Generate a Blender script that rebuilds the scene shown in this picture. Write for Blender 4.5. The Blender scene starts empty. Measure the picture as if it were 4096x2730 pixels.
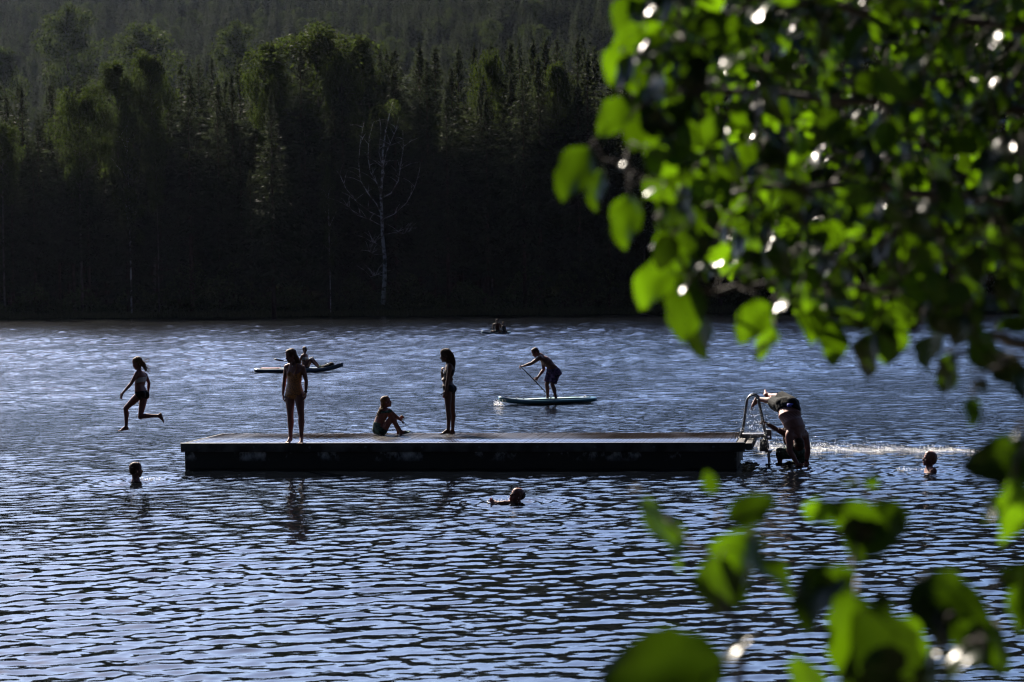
import bpy, math, random
import numpy as np
from mathutils import Vector, Matrix

# ------------------------------------------------------------------ camera, light, exposure
SC = bpy.context.scene
C = SC.collection
F_PX, CAM_H = 8000.0, 3.2                      # focal length in photo pixels (4096 wide), eye height over the water
PITCH = math.atan((1365 - 1150) / F_PX)
ROLL = math.radians(0.8)
Fv = np.array([0, math.cos(PITCH), -math.sin(PITCH)])
R0 = np.array([1.0, 0, 0]); U0 = np.array([0, math.sin(PITCH), math.cos(PITCH)])
Rv = math.cos(ROLL) * R0 - math.sin(ROLL) * U0
Uv = math.sin(ROLL) * R0 + math.cos(ROLL) * U0
CP = np.array([0, 0, CAM_H])
cam_d = bpy.data.cameras.new('camera')
cam = bpy.data.objects.new('camera', cam_d); C.objects.link(cam)
M = Matrix.Identity(4)
for i in range(3):
    M[i][0] = Rv[i]; M[i][1] = Uv[i]; M[i][2] = -Fv[i]; M[i][3] = CP[i]
cam.matrix_world = M
cam_d.sensor_width = 36.0
cam_d.lens = F_PX / 4096 * 36.0
cam_d.clip_end = 5000
cam_d.dof.use_dof = True
cam_d.dof.focus_distance = 36.0
cam_d.dof.aperture_fstop = cam_d.lens / 1000 / 0.0165
SC.camera = cam

SUN_EL, SUN_AZ = math.radians(35), math.radians(-27)   # azimuth measured from +Y towards +X
S = np.array([math.sin(SUN_AZ) * math.cos(SUN_EL), math.cos(SUN_AZ) * math.cos(SUN_EL), math.sin(SUN_EL)])
world = bpy.data.worlds.new("World"); SC.world = world; world.use_nodes = True
wn = world.node_tree
sky = wn.nodes.new('ShaderNodeTexSky'); sky.sky_type = 'NISHITA'; sky.sun_disc = False
sky.sun_elevation = SUN_EL; sky.sun_rotation = SUN_AZ
sky.air_density = 1.0; sky.dust_density = 1.0; sky.ozone_density = 3.0; sky.altitude = 300
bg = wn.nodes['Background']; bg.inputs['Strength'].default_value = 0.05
tint = wn.nodes.new('ShaderNodeMix'); tint.data_type = 'RGBA'; tint.blend_type = 'MULTIPLY'; tint.inputs[0].default_value = 1.0   # camera white balance towards blue
tint.inputs[7].default_value = (0.97, 1.0, 1.17, 1)
wn.links.new(sky.outputs[0], tint.inputs[6])
# sky dimmed behind the viewer, an added unseen gradient that cuts the fill light
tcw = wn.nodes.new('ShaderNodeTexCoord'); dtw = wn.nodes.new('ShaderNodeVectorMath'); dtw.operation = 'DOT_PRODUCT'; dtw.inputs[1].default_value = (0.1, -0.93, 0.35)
dimnz = wn.nodes.new('ShaderNodeTexNoise'); dimnz.inputs['Scale'].default_value = 2.5; dimnz.inputs['Detail'].default_value = 4
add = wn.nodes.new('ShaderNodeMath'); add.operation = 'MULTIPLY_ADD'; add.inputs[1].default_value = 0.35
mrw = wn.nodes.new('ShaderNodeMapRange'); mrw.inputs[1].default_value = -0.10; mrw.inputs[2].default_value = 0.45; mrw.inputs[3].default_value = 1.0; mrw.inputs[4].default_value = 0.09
skydim = wn.nodes.new('ShaderNodeMix'); skydim.data_type = 'RGBA'; skydim.blend_type = 'MULTIPLY'; skydim.inputs[0].default_value = 1.0
wn.links.new(tcw.outputs['Generated'], dtw.inputs[0]); wn.links.new(tcw.outputs['Generated'], dimnz.inputs['Vector']); wn.links.new(dimnz.outputs['Fac'], add.inputs[0]); wn.links.new(dtw.outputs['Value'], add.inputs[2])
wn.links.new(add.outputs[0], mrw.inputs[0]); wn.links.new(mrw.outputs[0], skydim.inputs[7]); wn.links.new(tint.outputs[2], skydim.inputs[6]); wn.links.new(skydim.outputs[2], bg.inputs[0])
sd = bpy.data.lights.new('sun', 'SUN'); sd.energy = 5.0; sd.angle = math.radians(0.5); sd.color = (1, 0.9, 0.76)
so = bpy.data.objects.new('sun', sd); C.objects.link(so)
so.rotation_euler = Vector(S).to_track_quat('Z', 'Y').to_euler()
SC.view_settings.view_transform = 'Standard'; SC.view_settings.look = 'None'
SC.view_settings.gamma = 1.0
SC.view_settings.exposure = 2.3
SC.cycles.max_bounces = 8; SC.cycles.transparent_max_bounces = 8
SC.cycles.volume_bounces = 0
SC.cycles.use_denoising = True
SC.cycles.filter_width = 1.15
SC.cycles.sample_clamp_indirect = 4.0
SC.cycles.caustics_reflective = False; SC.cycles.caustics_refractive = False

rng = np.random.default_rng(7)
random.seed(5)

# ------------------------------------------------------------------ geometry of the view (where things stand)
def P(px, py, d):
    """world point seen at photo pixel px,py at depth d along the view axis"""
    return CP + (Fv + Rv * (px - 2048) / F_PX - Uv * (py - 1365) / F_PX) * d
def on_plane(px, py, z=0.0):
    v = Fv * F_PX + Rv * (px - 2048) - Uv * (py - 1365)
    return CP + v * (z - CAM_H) / v[2]
def depth(px, py, z=0.0):
    return float((on_plane(px, py, z) - CP) @ Fv)
def nrm(v):
    v = np.asarray(v, float); return v / (np.linalg.norm(v) + 1e-12)

# ------------------------------------------------------------------ helpers
def tag(o, label=None, cat=None, group=None, kind=None):
    if label: o['label'] = label
    if cat: o['category'] = cat
    if group: o['group'] = group
    if kind: o['kind'] = kind
    return o
def link(o, parent=None):
    C.objects.link(o)
    if parent is not None: o.parent = parent
    return o
def empty(name, loc=(0, 0, 0), parent=None):
    o = bpy.data.objects.new(name, None); o.location = loc; o.empty_display_size = 0.2
    return link(o, parent)
def mesh_np(name, V, Fq, mats, smooth=False, parent=None, org=(0, 0, 0), mi=None):
    """V (n,3); Fq an int array (m,k) or a list of such arrays"""
    me = bpy.data.meshes.new(name)
    V = np.asarray(V, np.float32) - np.asarray(org, np.float32)
    Fl = Fq if isinstance(Fq, list) else [Fq]
    Fl = [np.asarray(f, np.int32) for f in Fl if len(f)]
    nl = sum(f.size for f in Fl); nf = sum(len(f) for f in Fl)
    me.vertices.add(len(V)); me.vertices.foreach_set('co', V.ravel())
    if nf == 0:
        for m in (mats if isinstance(mats, (list, tuple)) else [mats]): me.materials.append(m)
        me.update(); o = bpy.data.objects.new(name, me); o.location = org; return link(o, parent)
    me.loops.add(nl); me.polygons.add(nf)
    me.loops.foreach_set('vertex_index', np.concatenate([f.ravel() for f in Fl]))
    tot = np.concatenate([np.full(len(f), f.shape[1], np.int32) for f in Fl])
    me.polygons.foreach_set('loop_start', np.concatenate([[0], np.cumsum(tot)[:-1]]).astype(np.int32))
    me.update(calc_edges=True); me.validate()
    for m in (mats if isinstance(mats, (list, tuple)) else [mats]): me.materials.append(m)
    if mi is not None: me.polygons.foreach_set('material_index', np.asarray(mi, np.int32))
    if smooth: me.polygons.foreach_set('use_smooth', np.ones(nf, bool))
    o = bpy.data.objects.new(name, me); o.location = org
    return link(o, parent)
class MB:
    """collects shapes into one mesh"""
    def __init__(s): s.V = []; s.Q = []; s.T = []; s.n = 0
    def add(s, V, Q=None, T=None):
        V = np.asarray(V, float)
        if Q is not None and len(Q): s.Q.append(np.asarray(Q) + s.n)
        if T is not None and len(T): s.T.append(np.asarray(T) + s.n)
        s.V.append(V); s.n += len(V); return s
    def rings(s, R):
        """R (m,k,3) rings skinned into a closed tube with fan caps"""
        R = np.asarray(R, float); m, k = R.shape[:2]
        V = R.reshape(-1, 3); V = np.vstack([V, R[0].mean(0), R[-1].mean(0)])
        i = np.arange(m - 1)[:, None] * k; j = np.arange(k)[None]; j2 = (j + 1) % k
        Q = np.stack([i + j, i + j2, i + k + j2, i + k + j], -1).reshape(-1, 4)
        a = np.arange(k); b = (a + 1) % k
        T = np.vstack([np.stack([b, a, np.full(k, m * k)], 1), np.stack([(m - 1) * k + a, (m - 1) * k + b, np.full(k, m * k + 1)], 1)])
        return s.add(V, Q, T)
    def cap(s, a, ra, b, rb, k=12):
        """tapered capsule"""
        a = np.asarray(a, float); b = np.asarray(b, float); ax = nrm(b - a)
        u = nrm(np.cross(ax, [0.3, 0.5, 0.81] if abs(ax[2]) < 0.9 else [1, 0.2, 0])); v = np.cross(ax, u)
        th = np.arange(k) * 2 * math.pi / k; c = np.cos(th)[:, None] * u + np.sin(th)[:, None] * v
        R = []
        for t in (85, 60, 30): t = math.radians(t); R.append(a - ax * ra * math.sin(t) + c * ra * math.cos(t))
        R.append(a + c * ra); R.append(b + c * rb)
        for t in (30, 60, 85): t = math.radians(t); R.append(b + ax * rb * math.sin(t) + c * rb * math.cos(t))
        return s.rings(R)
    def chain(s, pts, rad, k=12):
        for i in range(len(pts) - 1): s.cap(pts[i], rad[i], pts[i + 1], rad[i + 1], k)
        return s
    def tube(s, pts, rad, k=8):
        pts = [np.asarray(p, float) for p in pts]; n = len(pts)
        rad = [rad] * n if np.isscalar(rad) else rad
        R = []; u = None
        for i in range(n):
            ax = nrm(pts[min(i + 1, n - 1)] - pts[max(i - 1, 0)])
            if u is None: u = nrm(np.cross(ax, [0.31, 0.52, 0.8] if abs(ax[2]) < 0.9 else [1, 0.2, 0]))
            u = nrm(u - ax * (u @ ax)); v = np.cross(ax, u)
            th = np.arange(k) * 2 * math.pi / k
            R.append(pts[i] + (np.cos(th)[:, None] * u + np.sin(th)[:, None] * v) * rad[i])
        return s.rings(R)
    def ell(s, c, ax, r, k=14, m=9):
        """ellipsoid, ax = three axis vectors, r = three radii"""
        c = np.asarray(c, float); A = [nrm(a) for a in ax]
        R = []
        for t in np.linspace(-84, 84, m):
            t = math.radians(t); th = np.arange(k) * 2 * math.pi / k
            R.append(c + A[2] * r[2] * math.sin(t) + math.cos(t) * (np.cos(th)[:, None] * A[0] * r[0] + np.sin(th)[:, None] * A[1] * r[1]))
        return s.rings(R)
    def loft(s, st, k=18, e=2.3):
        """st: (centre, side, front, half width, half depth)"""
        th = np.arange(k) * 2 * math.pi / k
        cx = np.sign(np.cos(th)) * np.abs(np.cos(th)) ** (2 / e); cy = np.sign(np.sin(th)) * np.abs(np.sin(th)) ** (2 / e)
        return s.rings([np.asarray(c) + cx[:, None] * nrm(a) * w + cy[:, None] * nrm(f) * d for c, a, f, w, d in st])
    def box(s, c, ax, h):
        c = np.asarray(c, float); ax = [nrm(a) for a in ax]
        V = [c + ax[0] * h[0] * x + ax[1] * h[1] * y + ax[2] * h[2] * z for z in (-1, 1) for x, y in ((-1, -1), (1, -1), (1, 1), (-1, 1))]
        return s.add(V, [[3, 2, 1, 0], [4, 5, 6, 7], [0, 1, 5, 4], [1, 2, 6, 5], [2, 3, 7, 6], [3, 0, 4, 7]])
    def data(s): return np.vstack(s.V), ([np.vstack(s.Q)] if s.Q else []) + ([np.vstack(s.T)] if s.T else [])
    def build(s, name, mat, parent=None, org=(0, 0, 0), smooth=False, bevel=0):
        V, Fl = s.data(); o = mesh_np(name, V, Fl, mat, smooth, parent, org)
        if bevel:
            b = o.modifiers.new('bevel', 'BEVEL'); b.width = bevel; b.segments = 2; b.limit_method = 'ANGLE'
        return o
def fuse(mb, voxel=0.008, it=2, fac=0.5):
    """one continuous skin round all shapes of mb: returns verts, list of face arrays, normals"""
    V, Fl = mb.data(); o = mesh_np('tmp', V, Fl, [], False)
    r = o.modifiers.new('r', 'REMESH'); r.mode = 'VOXEL'; r.voxel_size = voxel
    if it: s = o.modifiers.new('s', 'SMOOTH'); s.factor = fac; s.iterations = it
    dg = bpy.context.evaluated_depsgraph_get(); e = o.evaluated_get(dg); me = e.to_mesh()
    n = len(me.vertices); co = np.empty(n * 3, np.float32); me.vertices.foreach_get('co', co)
    no = np.empty(n * 3, np.float32); me.vertices.foreach_get('normal', no)
    q = np.empty(len(me.loops), np.int32); me.loops.foreach_get('vertex_index', q)
    e.to_mesh_clear(); d = o.data; bpy.data.objects.remove(o); bpy.data.meshes.remove(d)
    return co.reshape(-1, 3).astype(float), q.reshape(-1, 4), no.reshape(-1, 3).astype(float)

# ------------------------------------------------------------------ materials
def mat(name, col, rough=0.6, spec=0.5, var=0.0, vscale=5.0, metal=0.0, bump=0.0, bscale=20.0, col2=None, sss=0.0):
    m = bpy.data.materials.new(name); m.use_nodes = True; nt = m.node_tree; b = nt.nodes['Principled BSDF']
    b.inputs['Roughness'].default_value = rough; b.inputs['Metallic'].default_value = metal
    b.inputs['Specular IOR Level'].default_value = spec
    b.inputs['Base Color'].default_value = (*col, 1)
    if var or col2:
        tc = nt.nodes.new('ShaderNodeTexCoord'); n = nt.nodes.new('ShaderNodeTexNoise'); n.inputs['Scale'].default_value = vscale; n.inputs['Detail'].default_value = 5
        r = nt.nodes.new('ShaderNodeValToRGB'); r.color_ramp.elements[0].position = 0.38; r.color_ramp.elements[1].position = 0.62
        r.color_ramp.elements[0].color = (*[c * (1 - var) for c in col], 1)
        r.color_ramp.elements[1].color = (*(col2 if col2 else [min(1, c * (1 + var)) for c in col]), 1)
        nt.links.new(tc.outputs['Object'], n.inputs['Vector']); nt.links.new(n.outputs['Fac'], r.inputs[0]); nt.links.new(r.outputs[0], b.inputs['Base Color'])
    if bump:
        tc2 = nt.nodes.new('ShaderNodeTexCoord'); n2 = nt.nodes.new('ShaderNodeTexNoise'); n2.inputs['Scale'].default_value = bscale; n2.inputs['Detail'].default_value = 4
        bp = nt.nodes.new('ShaderNodeBump'); bp.inputs['Strength'].default_value = bump; bp.inputs['Distance'].default_value = 0.02
        nt.links.new(tc2.outputs['Object'], n2.inputs['Vector']); nt.links.new(n2.outputs['Fac'], bp.inputs['Height']); nt.links.new(bp.outputs[0], b.inputs['Normal'])
    if sss:
        b.inputs['Subsurface Weight'].default_value = sss; b.inputs['Subsurface Radius'].default_value = (1, 0.3, 0.15); b.inputs['Subsurface Scale'].default_value = 0.03
    return m
def leaf_mat(name, col, trans, mix=0.5, rough=0.35, spec=0.5, var=0.35, vscale=3.0):
    m = mat(name, col, rough, spec, var, vscale); nt = m.node_tree; b = nt.nodes['Principled BSDF']
    t = nt.nodes.new('ShaderNodeBsdfTranslucent'); mx = nt.nodes.new('ShaderNodeMixShader'); mx.inputs[0].default_value = mix
    n = nt.nodes.new('ShaderNodeTexNoise'); n.inputs['Scale'].default_value = vscale; tc = nt.nodes.new('ShaderNodeTexCoord')
    r = nt.nodes.new('ShaderNodeValToRGB'); r.color_ramp.elements[0].position = 0.35; r.color_ramp.elements[1].position = 0.65
    r.color_ramp.elements[0].color = (*[c * (1 - var) for c in trans], 1); r.color_ramp.elements[1].color = (*[min(1, c * (1 + var * .6)) for c in trans], 1)
    nt.links.new(tc.outputs['Object'], n.inputs['Vector']); nt.links.new(n.outputs['Fac'], r.inputs[0]); nt.links.new(r.outputs[0], t.inputs['Color'])
    nt.links.new(b.outputs[0], mx.inputs[1]); nt.links.new(t.outputs[0], mx.inputs[2]); nt.links.new(mx.outputs[0], nt.nodes['Material Output'].inputs['Surface'])
    return m
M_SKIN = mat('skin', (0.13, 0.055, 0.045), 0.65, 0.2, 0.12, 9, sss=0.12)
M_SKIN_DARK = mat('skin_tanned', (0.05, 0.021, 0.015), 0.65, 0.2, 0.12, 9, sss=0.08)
M_HAIR_BROWN = mat('hair_brown', (0.05, 0.022, 0.012), 0.65, 0.15, 0.3, 60, bump=0.6, bscale=90)
M_HAIR_BLOND = mat('hair_wet_blond', (0.09, 0.045, 0.018), 0.65, 0.15, 0.3, 60, bump=0.6, bscale=90)
M_HAIR_DARK = mat('hair_dark', (0.03, 0.014, 0.009), 0.65, 0.15, 0.3, 60, bump=0.8, bscale=120)
M_EYE = mat('eye_dark', (0.02, 0.015, 0.012), 0.1)
M_LENS = mat('sunglass_lens', (0.02, 0.008, 0.015), 0.05, 0.8)
M_BLACK = mat('black_cloth', (0.006, 0.006, 0.008), 0.85, 0.1)
M_WHITE = mat('pale_cloth', (0.25, 0.24, 0.24), 0.7, var=0.15, vscale=30)
M_ORANGE = mat('speckled_orange_cloth', (0.05, 0.012, 0.003), 0.6, var=0.5, vscale=70, col2=(0.40, 0.13, 0.01))
M_FLORAL = mat('dark_floral_cloth', (0.007, 0.012, 0.011), 0.8, 0.15, vscale=26, col2=(0.03, 0.07, 0.05))
M_TRUNKS = mat('purple_print_cloth', (0.010, 0.008, 0.018), 0.8, 0.15, vscale=16, col2=(0.10, 0.05, 0.12))
M_SHORTS = mat('charcoal_cloth', (0.004, 0.005, 0.006), 0.9, 0.1, var=0.2, vscale=8)
M_BLUE = mat('blue_cloth', (0.02, 0.04, 0.35), 0.5)
M_NAVY = mat('navy_cloth', (0.007, 0.008, 0.013), 0.85, 0.15)
M_METAL = mat('galvanised_tube', (0.06, 0.065, 0.075), 0.45, metal=0.4, var=0.2, vscale=12)
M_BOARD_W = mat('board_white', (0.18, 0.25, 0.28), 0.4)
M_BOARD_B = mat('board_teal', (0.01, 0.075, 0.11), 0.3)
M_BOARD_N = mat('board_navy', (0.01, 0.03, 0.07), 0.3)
M_PAD = mat('deck_pad', (0.03, 0.10, 0.10), 0.6, bump=0.4, bscale=80)
M_RED = mat('red_pad', (0.14, 0.015, 0.02), 0.6)
M_CARBON = mat('black_shaft', (0.01, 0.01, 0.012), 0.25)
def drop_mat():
    m = mat('water_drops', (0.9, 0.92, 0.95), 0.15, 1.0); nt = m.node_tree; b = nt.nodes['Principled BSDF']
    t = nt.nodes.new('ShaderNodeBsdfTranslucent'); t.inputs[0].default_value = (1, 0.98, 0.95, 1); mx = nt.nodes.new('ShaderNodeMixShader'); mx.inputs[0].default_value = 0.6
    nt.links.new(b.outputs[0], mx.inputs[1]); nt.links.new(t.outputs[0], mx.inputs[2]); nt.links.new(mx.outputs[0], nt.nodes['Material Output'].inputs['Surface'])
    return m
M_DROP = drop_mat()

# ------------------------------------------------------------------ water
def sheet(r, a, zf, name, m):
    X = r[:, None] * np.sin(a)[None]; Y = r[:, None] * np.cos(a)[None]
    Z = zf(X, Y, r, a); V = np.stack([X, Y, Z], -1).reshape(-1, 3); n, k = len(r), len(a)
    i = np.arange(n - 1)[:, None] * k; j = np.arange(k - 1)[None]
    Q = np.stack([i + j, i + j + 1, i + k + j + 1, i + k + j], -1).reshape(-1, 4)
    return mesh_np(name, V, Q, m, True)
STEP = 0.0022
rr = [5.0]
while rr[-1] < 13: rr.append(rr[-1] * 1.03)
while rr[-1] < 420: rr.append(rr[-1] * (1 + STEP))
rr = np.array(rr)
aw = np.radians(np.concatenate([np.arange(-85, -18, 1.5), np.linspace(-17.2, 17.2, 960), np.arange(18, 86, 1.5)]))
def waves(X, Y, r, a):
    g = np.random.default_rng(3); Z = np.zeros_like(X); sp = np.maximum(r * STEP, r * 0.000626)[:, None]
    N = 74
    for i in range(N):
        lam = 0.115 * (7.0 ** (g.random() ** 1.4))
        th = math.radians(-90 + g.normal() * 29 + 6)          # travel roughly towards the camera
        kk = 2 * math.pi / lam; kx, ky = kk * math.cos(th), kk * math.sin(th)
        slope = 0.021 * (0.8 if lam > 0.7 else 1.0) * (0.8 if lam < 0.2 else 1.0)
        A = slope / kk * (0.6 + 0.8 * g.random())
        fil = np.exp(-(2.2 * sp / lam) ** 2)
        ph = kx * X + ky * Y + g.random() * 6.283
        ph = ph + 0.5 * np.sin(0.35 * kx * Y * 0.3 + 0.21 * ky * X * 0.3 + i)
        Z += A * fil * (np.cos(ph) + 0.18 * np.cos(2 * ph))
    # calm / breezy patches
    far = np.clip((r - 42) / 50, 0, 1)[:, None]               # a breeze raises longer ripples out on the open lake
    Zf = np.zeros_like(X)
    for i in range(30):
        lam = 0.62 * 2.6 ** g.random(); th = math.radians(-90 + g.normal() * 30); kk = 2 * math.pi / lam
        Zf += 0.036 / kk * (0.6 + 0.8 * g.random()) * np.exp(-(1.6 * sp / lam) ** 2) * np.cos(kk * (math.cos(th) * X + math.sin(th) * Y) + g.random() * 6.283 + np.sin(X * .21 + Y * .13 + i))
    Z = Z + Zf * far * np.interp(r, [90, 220], [1, 1.7])[:, None] * (0.95 + 0.16 * np.sin(X * .09 + 2 * np.sin(Y * .045)) * np.sin(Y * .08 + 1))
    Z = Z * np.interp(r, [14, 30, 45, 80], [0.80, 0.90, 1.15, 1.3])[:, None]   # calmer in the lee of the near bank
    patch = 0.86 + 0.36 * np.sin(X * .9 + 1.7 * np.sin(Y * .33)) * np.sin(Y * .52 + 1.1 * np.sin(X * .7)) * 0.5 + 0.3 * np.sin(X * 0.31 + 1.3 * np.sin(Y * 0.11)) * np.sin(Y * 0.23 + 0.9 * np.sin(X * 0.17 + 2))
    # rings spreading from the swimmers, the ladder and the diver
    return Z * patch + rings_at(X, Y)
RINGS = []
def rings_at(X, Y):
    Z = 0 * X
    for cx, cy, amp, lam, rad in RINGS:
        d = np.hypot(X - cx, Y - cy); Z += 1.6 * amp * np.cos(2 * math.pi * d / lam) * np.exp(-(d / rad) ** 2)
    wy = 55.6 + (X - 2.3) * .18 + .12 * np.sin(X * 2.1)                      # wake trailing from the standing paddler
    return Z + 0.035 * np.cos(2 * math.pi * (Y - wy) / .9) * np.exp(-((Y - wy) / .7) ** 2) * np.clip((X - 2.2) * 2, 0, 1) * np.clip((5.6 - X), 0, 1)
def water_mat():
    m = bpy.data.materials.new('lake_water'); m.use_nodes = True; nt = m.node_tree; b = nt.nodes['Principled BSDF']
    b.inputs['Base Color'].default_value = (0.0015, 0.002, 0.003, 1); b.inputs['IOR'].default_value = 1.333
    g = nt.nodes.new('ShaderNodeNewGeometry'); ln = nt.nodes.new('ShaderNodeVectorMath'); ln.operation = 'LENGTH'
    nt.links.new(g.outputs['Position'], ln.inputs[0])
    mr = nt.nodes.new('ShaderNodeMapRange'); mr.inputs[1].default_value = 25; mr.inputs[2].default_value = 130; mr.inputs[3].default_value = 0.02; mr.inputs[4].default_value = 0.10
    nt.links.new(ln.outputs['Value'], mr.inputs[0]); nt.links.new(mr.outputs[0], b.inputs['Roughness'])
    # fine ripples, and broader ones where the far water is too distant for modelled waves
    mp = nt.nodes.new('ShaderNodeMapping'); mp.inputs['Scale'].default_value = (1.0, 1.5, 1.0)
    nt.links.new(g.outputs['Position'], mp.inputs[0])
    n1 = nt.nodes.new('ShaderNodeTexNoise'); n1.inputs['Scale'].default_value = 7.0; n1.inputs['Detail'].default_value = 3
    n2 = nt.nodes.new('ShaderNodeTexNoise'); n2.inputs['Scale'].default_value = 1.6; n2.inputs['Detail'].default_value = 4; n2.inputs['Roughness'].default_value = 0.6
    nt.links.new(mp.outputs[0], n1.inputs['Vector']); nt.links.new(mp.outputs[0], n2.inputs['Vector'])
    f2 = nt.nodes.new('ShaderNodeMapRange'); f2.inputs[1].default_value = 30; f2.inputs[2].default_value = 75; f2.inputs[3].default_value = 0.0; f2.inputs[4].default_value = 0.05
    nt.links.new(ln.outputs['Value'], f2.inputs[0])
    f1 = nt.nodes.new('ShaderNodeMapRange'); f1.inputs[1].default_value = 22; f1.inputs[2].default_value = 50; f1.inputs[3].default_value = 0.0015; f1.inputs[4].default_value = 0.014
    nt.links.new(ln.outputs['Value'], f1.inputs[0])
    a = nt.nodes.new('ShaderNodeMath'); a.operation = 'MULTIPLY'; nt.links.new(n1.outputs['Fac'], a.inputs[0]); nt.links.new(f1.outputs[0], a.inputs[1])
    c = nt.nodes.new('ShaderNodeMath'); c.operation = 'MULTIPLY_ADD'; nt.links.new(n2.outputs['Fac'], c.inputs[0]); nt.links.new(f2.outputs[0], c.inputs[1]); nt.links.new(a.outputs[0], c.inputs[2])
    bp = nt.nodes.new('ShaderNodeBump'); bp.inputs['Strength'].default_value = 1; bp.inputs['Distance'].default_value = 1.0
    nt.links.new(c.outputs[0], bp.inputs['Height']); nt.links.new(bp.outputs[0], b.inputs['Normal'])
    return m
for px, py, amp, lam, rad in ((545, 1925, .012, .28, .9), (2075, 2012, .012, .26, .9), (3725, 1890, .012, .28, .9), (3215, 1885, .010, .22, .7), (3050, 1850, .014, .25, .8), (2200, 1905, .006, .3, .8)):
    q = on_plane(px, py); RINGS.append((q[0], q[1], amp, lam, rad))
water = sheet(rr, aw, waves, 'lake_water', water_mat()); tag(water, kind='structure')

# ------------------------------------------------------------------ far shore terrain
def shore_y(x): return np.interp(x, [-420, -64, 4, 51, 420], [330, 253, 222, 212, 190])
def ground_z(x, y):
    t = y - shore_y(x)
    z = np.interp(t, [-30, -1.5, 0, 2, 10, 55, 150, 290, 760, 900], [-3, -0.25, 0.08, 0.5, 1.3, 6.5, 9, 16, 172, 160])
    return z + np.clip(t - 3, 0, 1) * (0.5 * np.sin(x * 0.11 + y * 0.07) + np.clip((t - 100) / 60, 0, 1) * (6 * np.sin(x * 0.021 + 1.2) + 0.03 * x))
M_GROUND = mat('forest_floor', (0.010, 0.012, 0.006), 0.95, 0.0, 0.4, 0.6)
gx = np.arange(-420, 421, 7.0)
gt = np.array([-30, -8, -3, -1.5, -0.7, 0, 0.7, 1.4, 2, 4, 7, 10, 16, 24, 34, 44, 55, 80, 100, 120, 150, 180, 220, 260, 300, 350, 420, 500, 600, 750, 900.])
GX = np.repeat(gx[None], len(gt), 0); GY = shore_y(GX) + gt[:, None]; GY = GY + np.where(abs(gt[:, None]) < 12, 0.5 * np.sin(GX * 0.37) + 0.3 * np.sin(GX * 0.9), 0)
GZ = ground_z(GX, GY); k = len(gx); i = np.arange(len(gt) - 1)[:, None] * k; j = np.arange(k - 1)[None]
hill = mesh_np('hillside', np.stack([GX, GY, GZ], -1).reshape(-1, 3), np.stack([i + j, i + j + 1, i + k + j + 1, i + k + j], -1).reshape(-1, 4), M_GROUND, True)
tag(hill, kind='structure')
# near bank under the camera
bx = np.linspace(-30, 30, 41); by = np.array([-25, -10, -4, 0, 3, 5, 7, 8.5, 11.0]); BX, BY = np.meshgrid(bx, by)
BZ = np.interp(BY, [-25, -4, 0, 5, 8.5, 11], [2.2, 1.9, 1.55, 0.9, 0.02, -0.6]) + 0.05 * np.sin(BX * 1.7 + BY)
k = len(bx); i = np.arange(len(by) - 1)[:, None] * k; j = np.arange(k - 1)[None]
tag(mesh_np('near_bank', np.stack([BX, BY, BZ], -1).reshape(-1, 3), np.stack([i + j, i + j + 1, i + k + j + 1, i + k + j], -1).reshape(-1, 4), mat('bank_soil', (0.05, 0.045, 0.025), 0.9, var=0.4, vscale=3), True), kind='structure')

# ------------------------------------------------------------------ trees of the far shore
M_NEEDLE = leaf_mat('spruce_needles', (0.012, 0.016, 0.011), (0.019, 0.025, 0.011), 0.34, 0.8, 0.03, 0.4, 0.8)
M_BARK = mat('spruce_bark', (0.03, 0.022, 0.018), 0.95, 0.0, 0.3, 3)
M_BIRCHLEAF = leaf_mat('birch_leaves', (0.012, 0.018, 0.007), (0.020, 0.029, 0.006), 0.5, 0.8, 0.03, 0.35, 1.0)
def birch_bark():
    m = mat('birch_bark', (0.62, 0.62, 0.60), 0.7, 0.3); nt = m.node_tree; b = nt.nodes['Principled BSDF']
    tc = nt.nodes.new('ShaderNodeTexCoord'); mp = nt.nodes.new('ShaderNodeMapping'); mp.inputs['Scale'].default_value = (1, 1, 1.6)
    n = nt.nodes.new('ShaderNodeTexNoise'); n.inputs['Scale'].default_value = 1.6; n.inputs['Detail'].default_value = 6; r = nt.nodes.new('ShaderNodeValToRGB')
    r.color_ramp.elements[0].position = 0.42; r.color_ramp.elements[0].color = (0.05, 0.045, 0.04, 1); r.color_ramp.elements[1].position = 0.55; r.color_ramp.elements[1].color = (0.28, 0.29, 0.32, 1)
    nt.links.new(tc.outputs['Object'], mp.inputs[0]); nt.links.new(mp.outputs[0], n.inputs['Vector']); nt.links.new(n.outputs['Fac'], r.inputs[0]); nt.links.new(r.outputs[0], b.inputs['Base Color'])
    return m
M_BIRCH = birch_bark()
def tri_sprays(c, d, L, W, g):
    """small drooping triangles (sprays of needles or leaves) at points c, along d"""
    n = len(c); s = np.cross(d, g.normal(size=(n, 3))); s /= np.linalg.norm(s, axis=1)[:, None] + 1e-9
    V = np.stack([c - s * W[:, None], c + s * W[:, None], c + d * L[:, None]], 1).reshape(-1, 3)
    return V, np.arange(3 * n).reshape(-1, 3)
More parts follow.
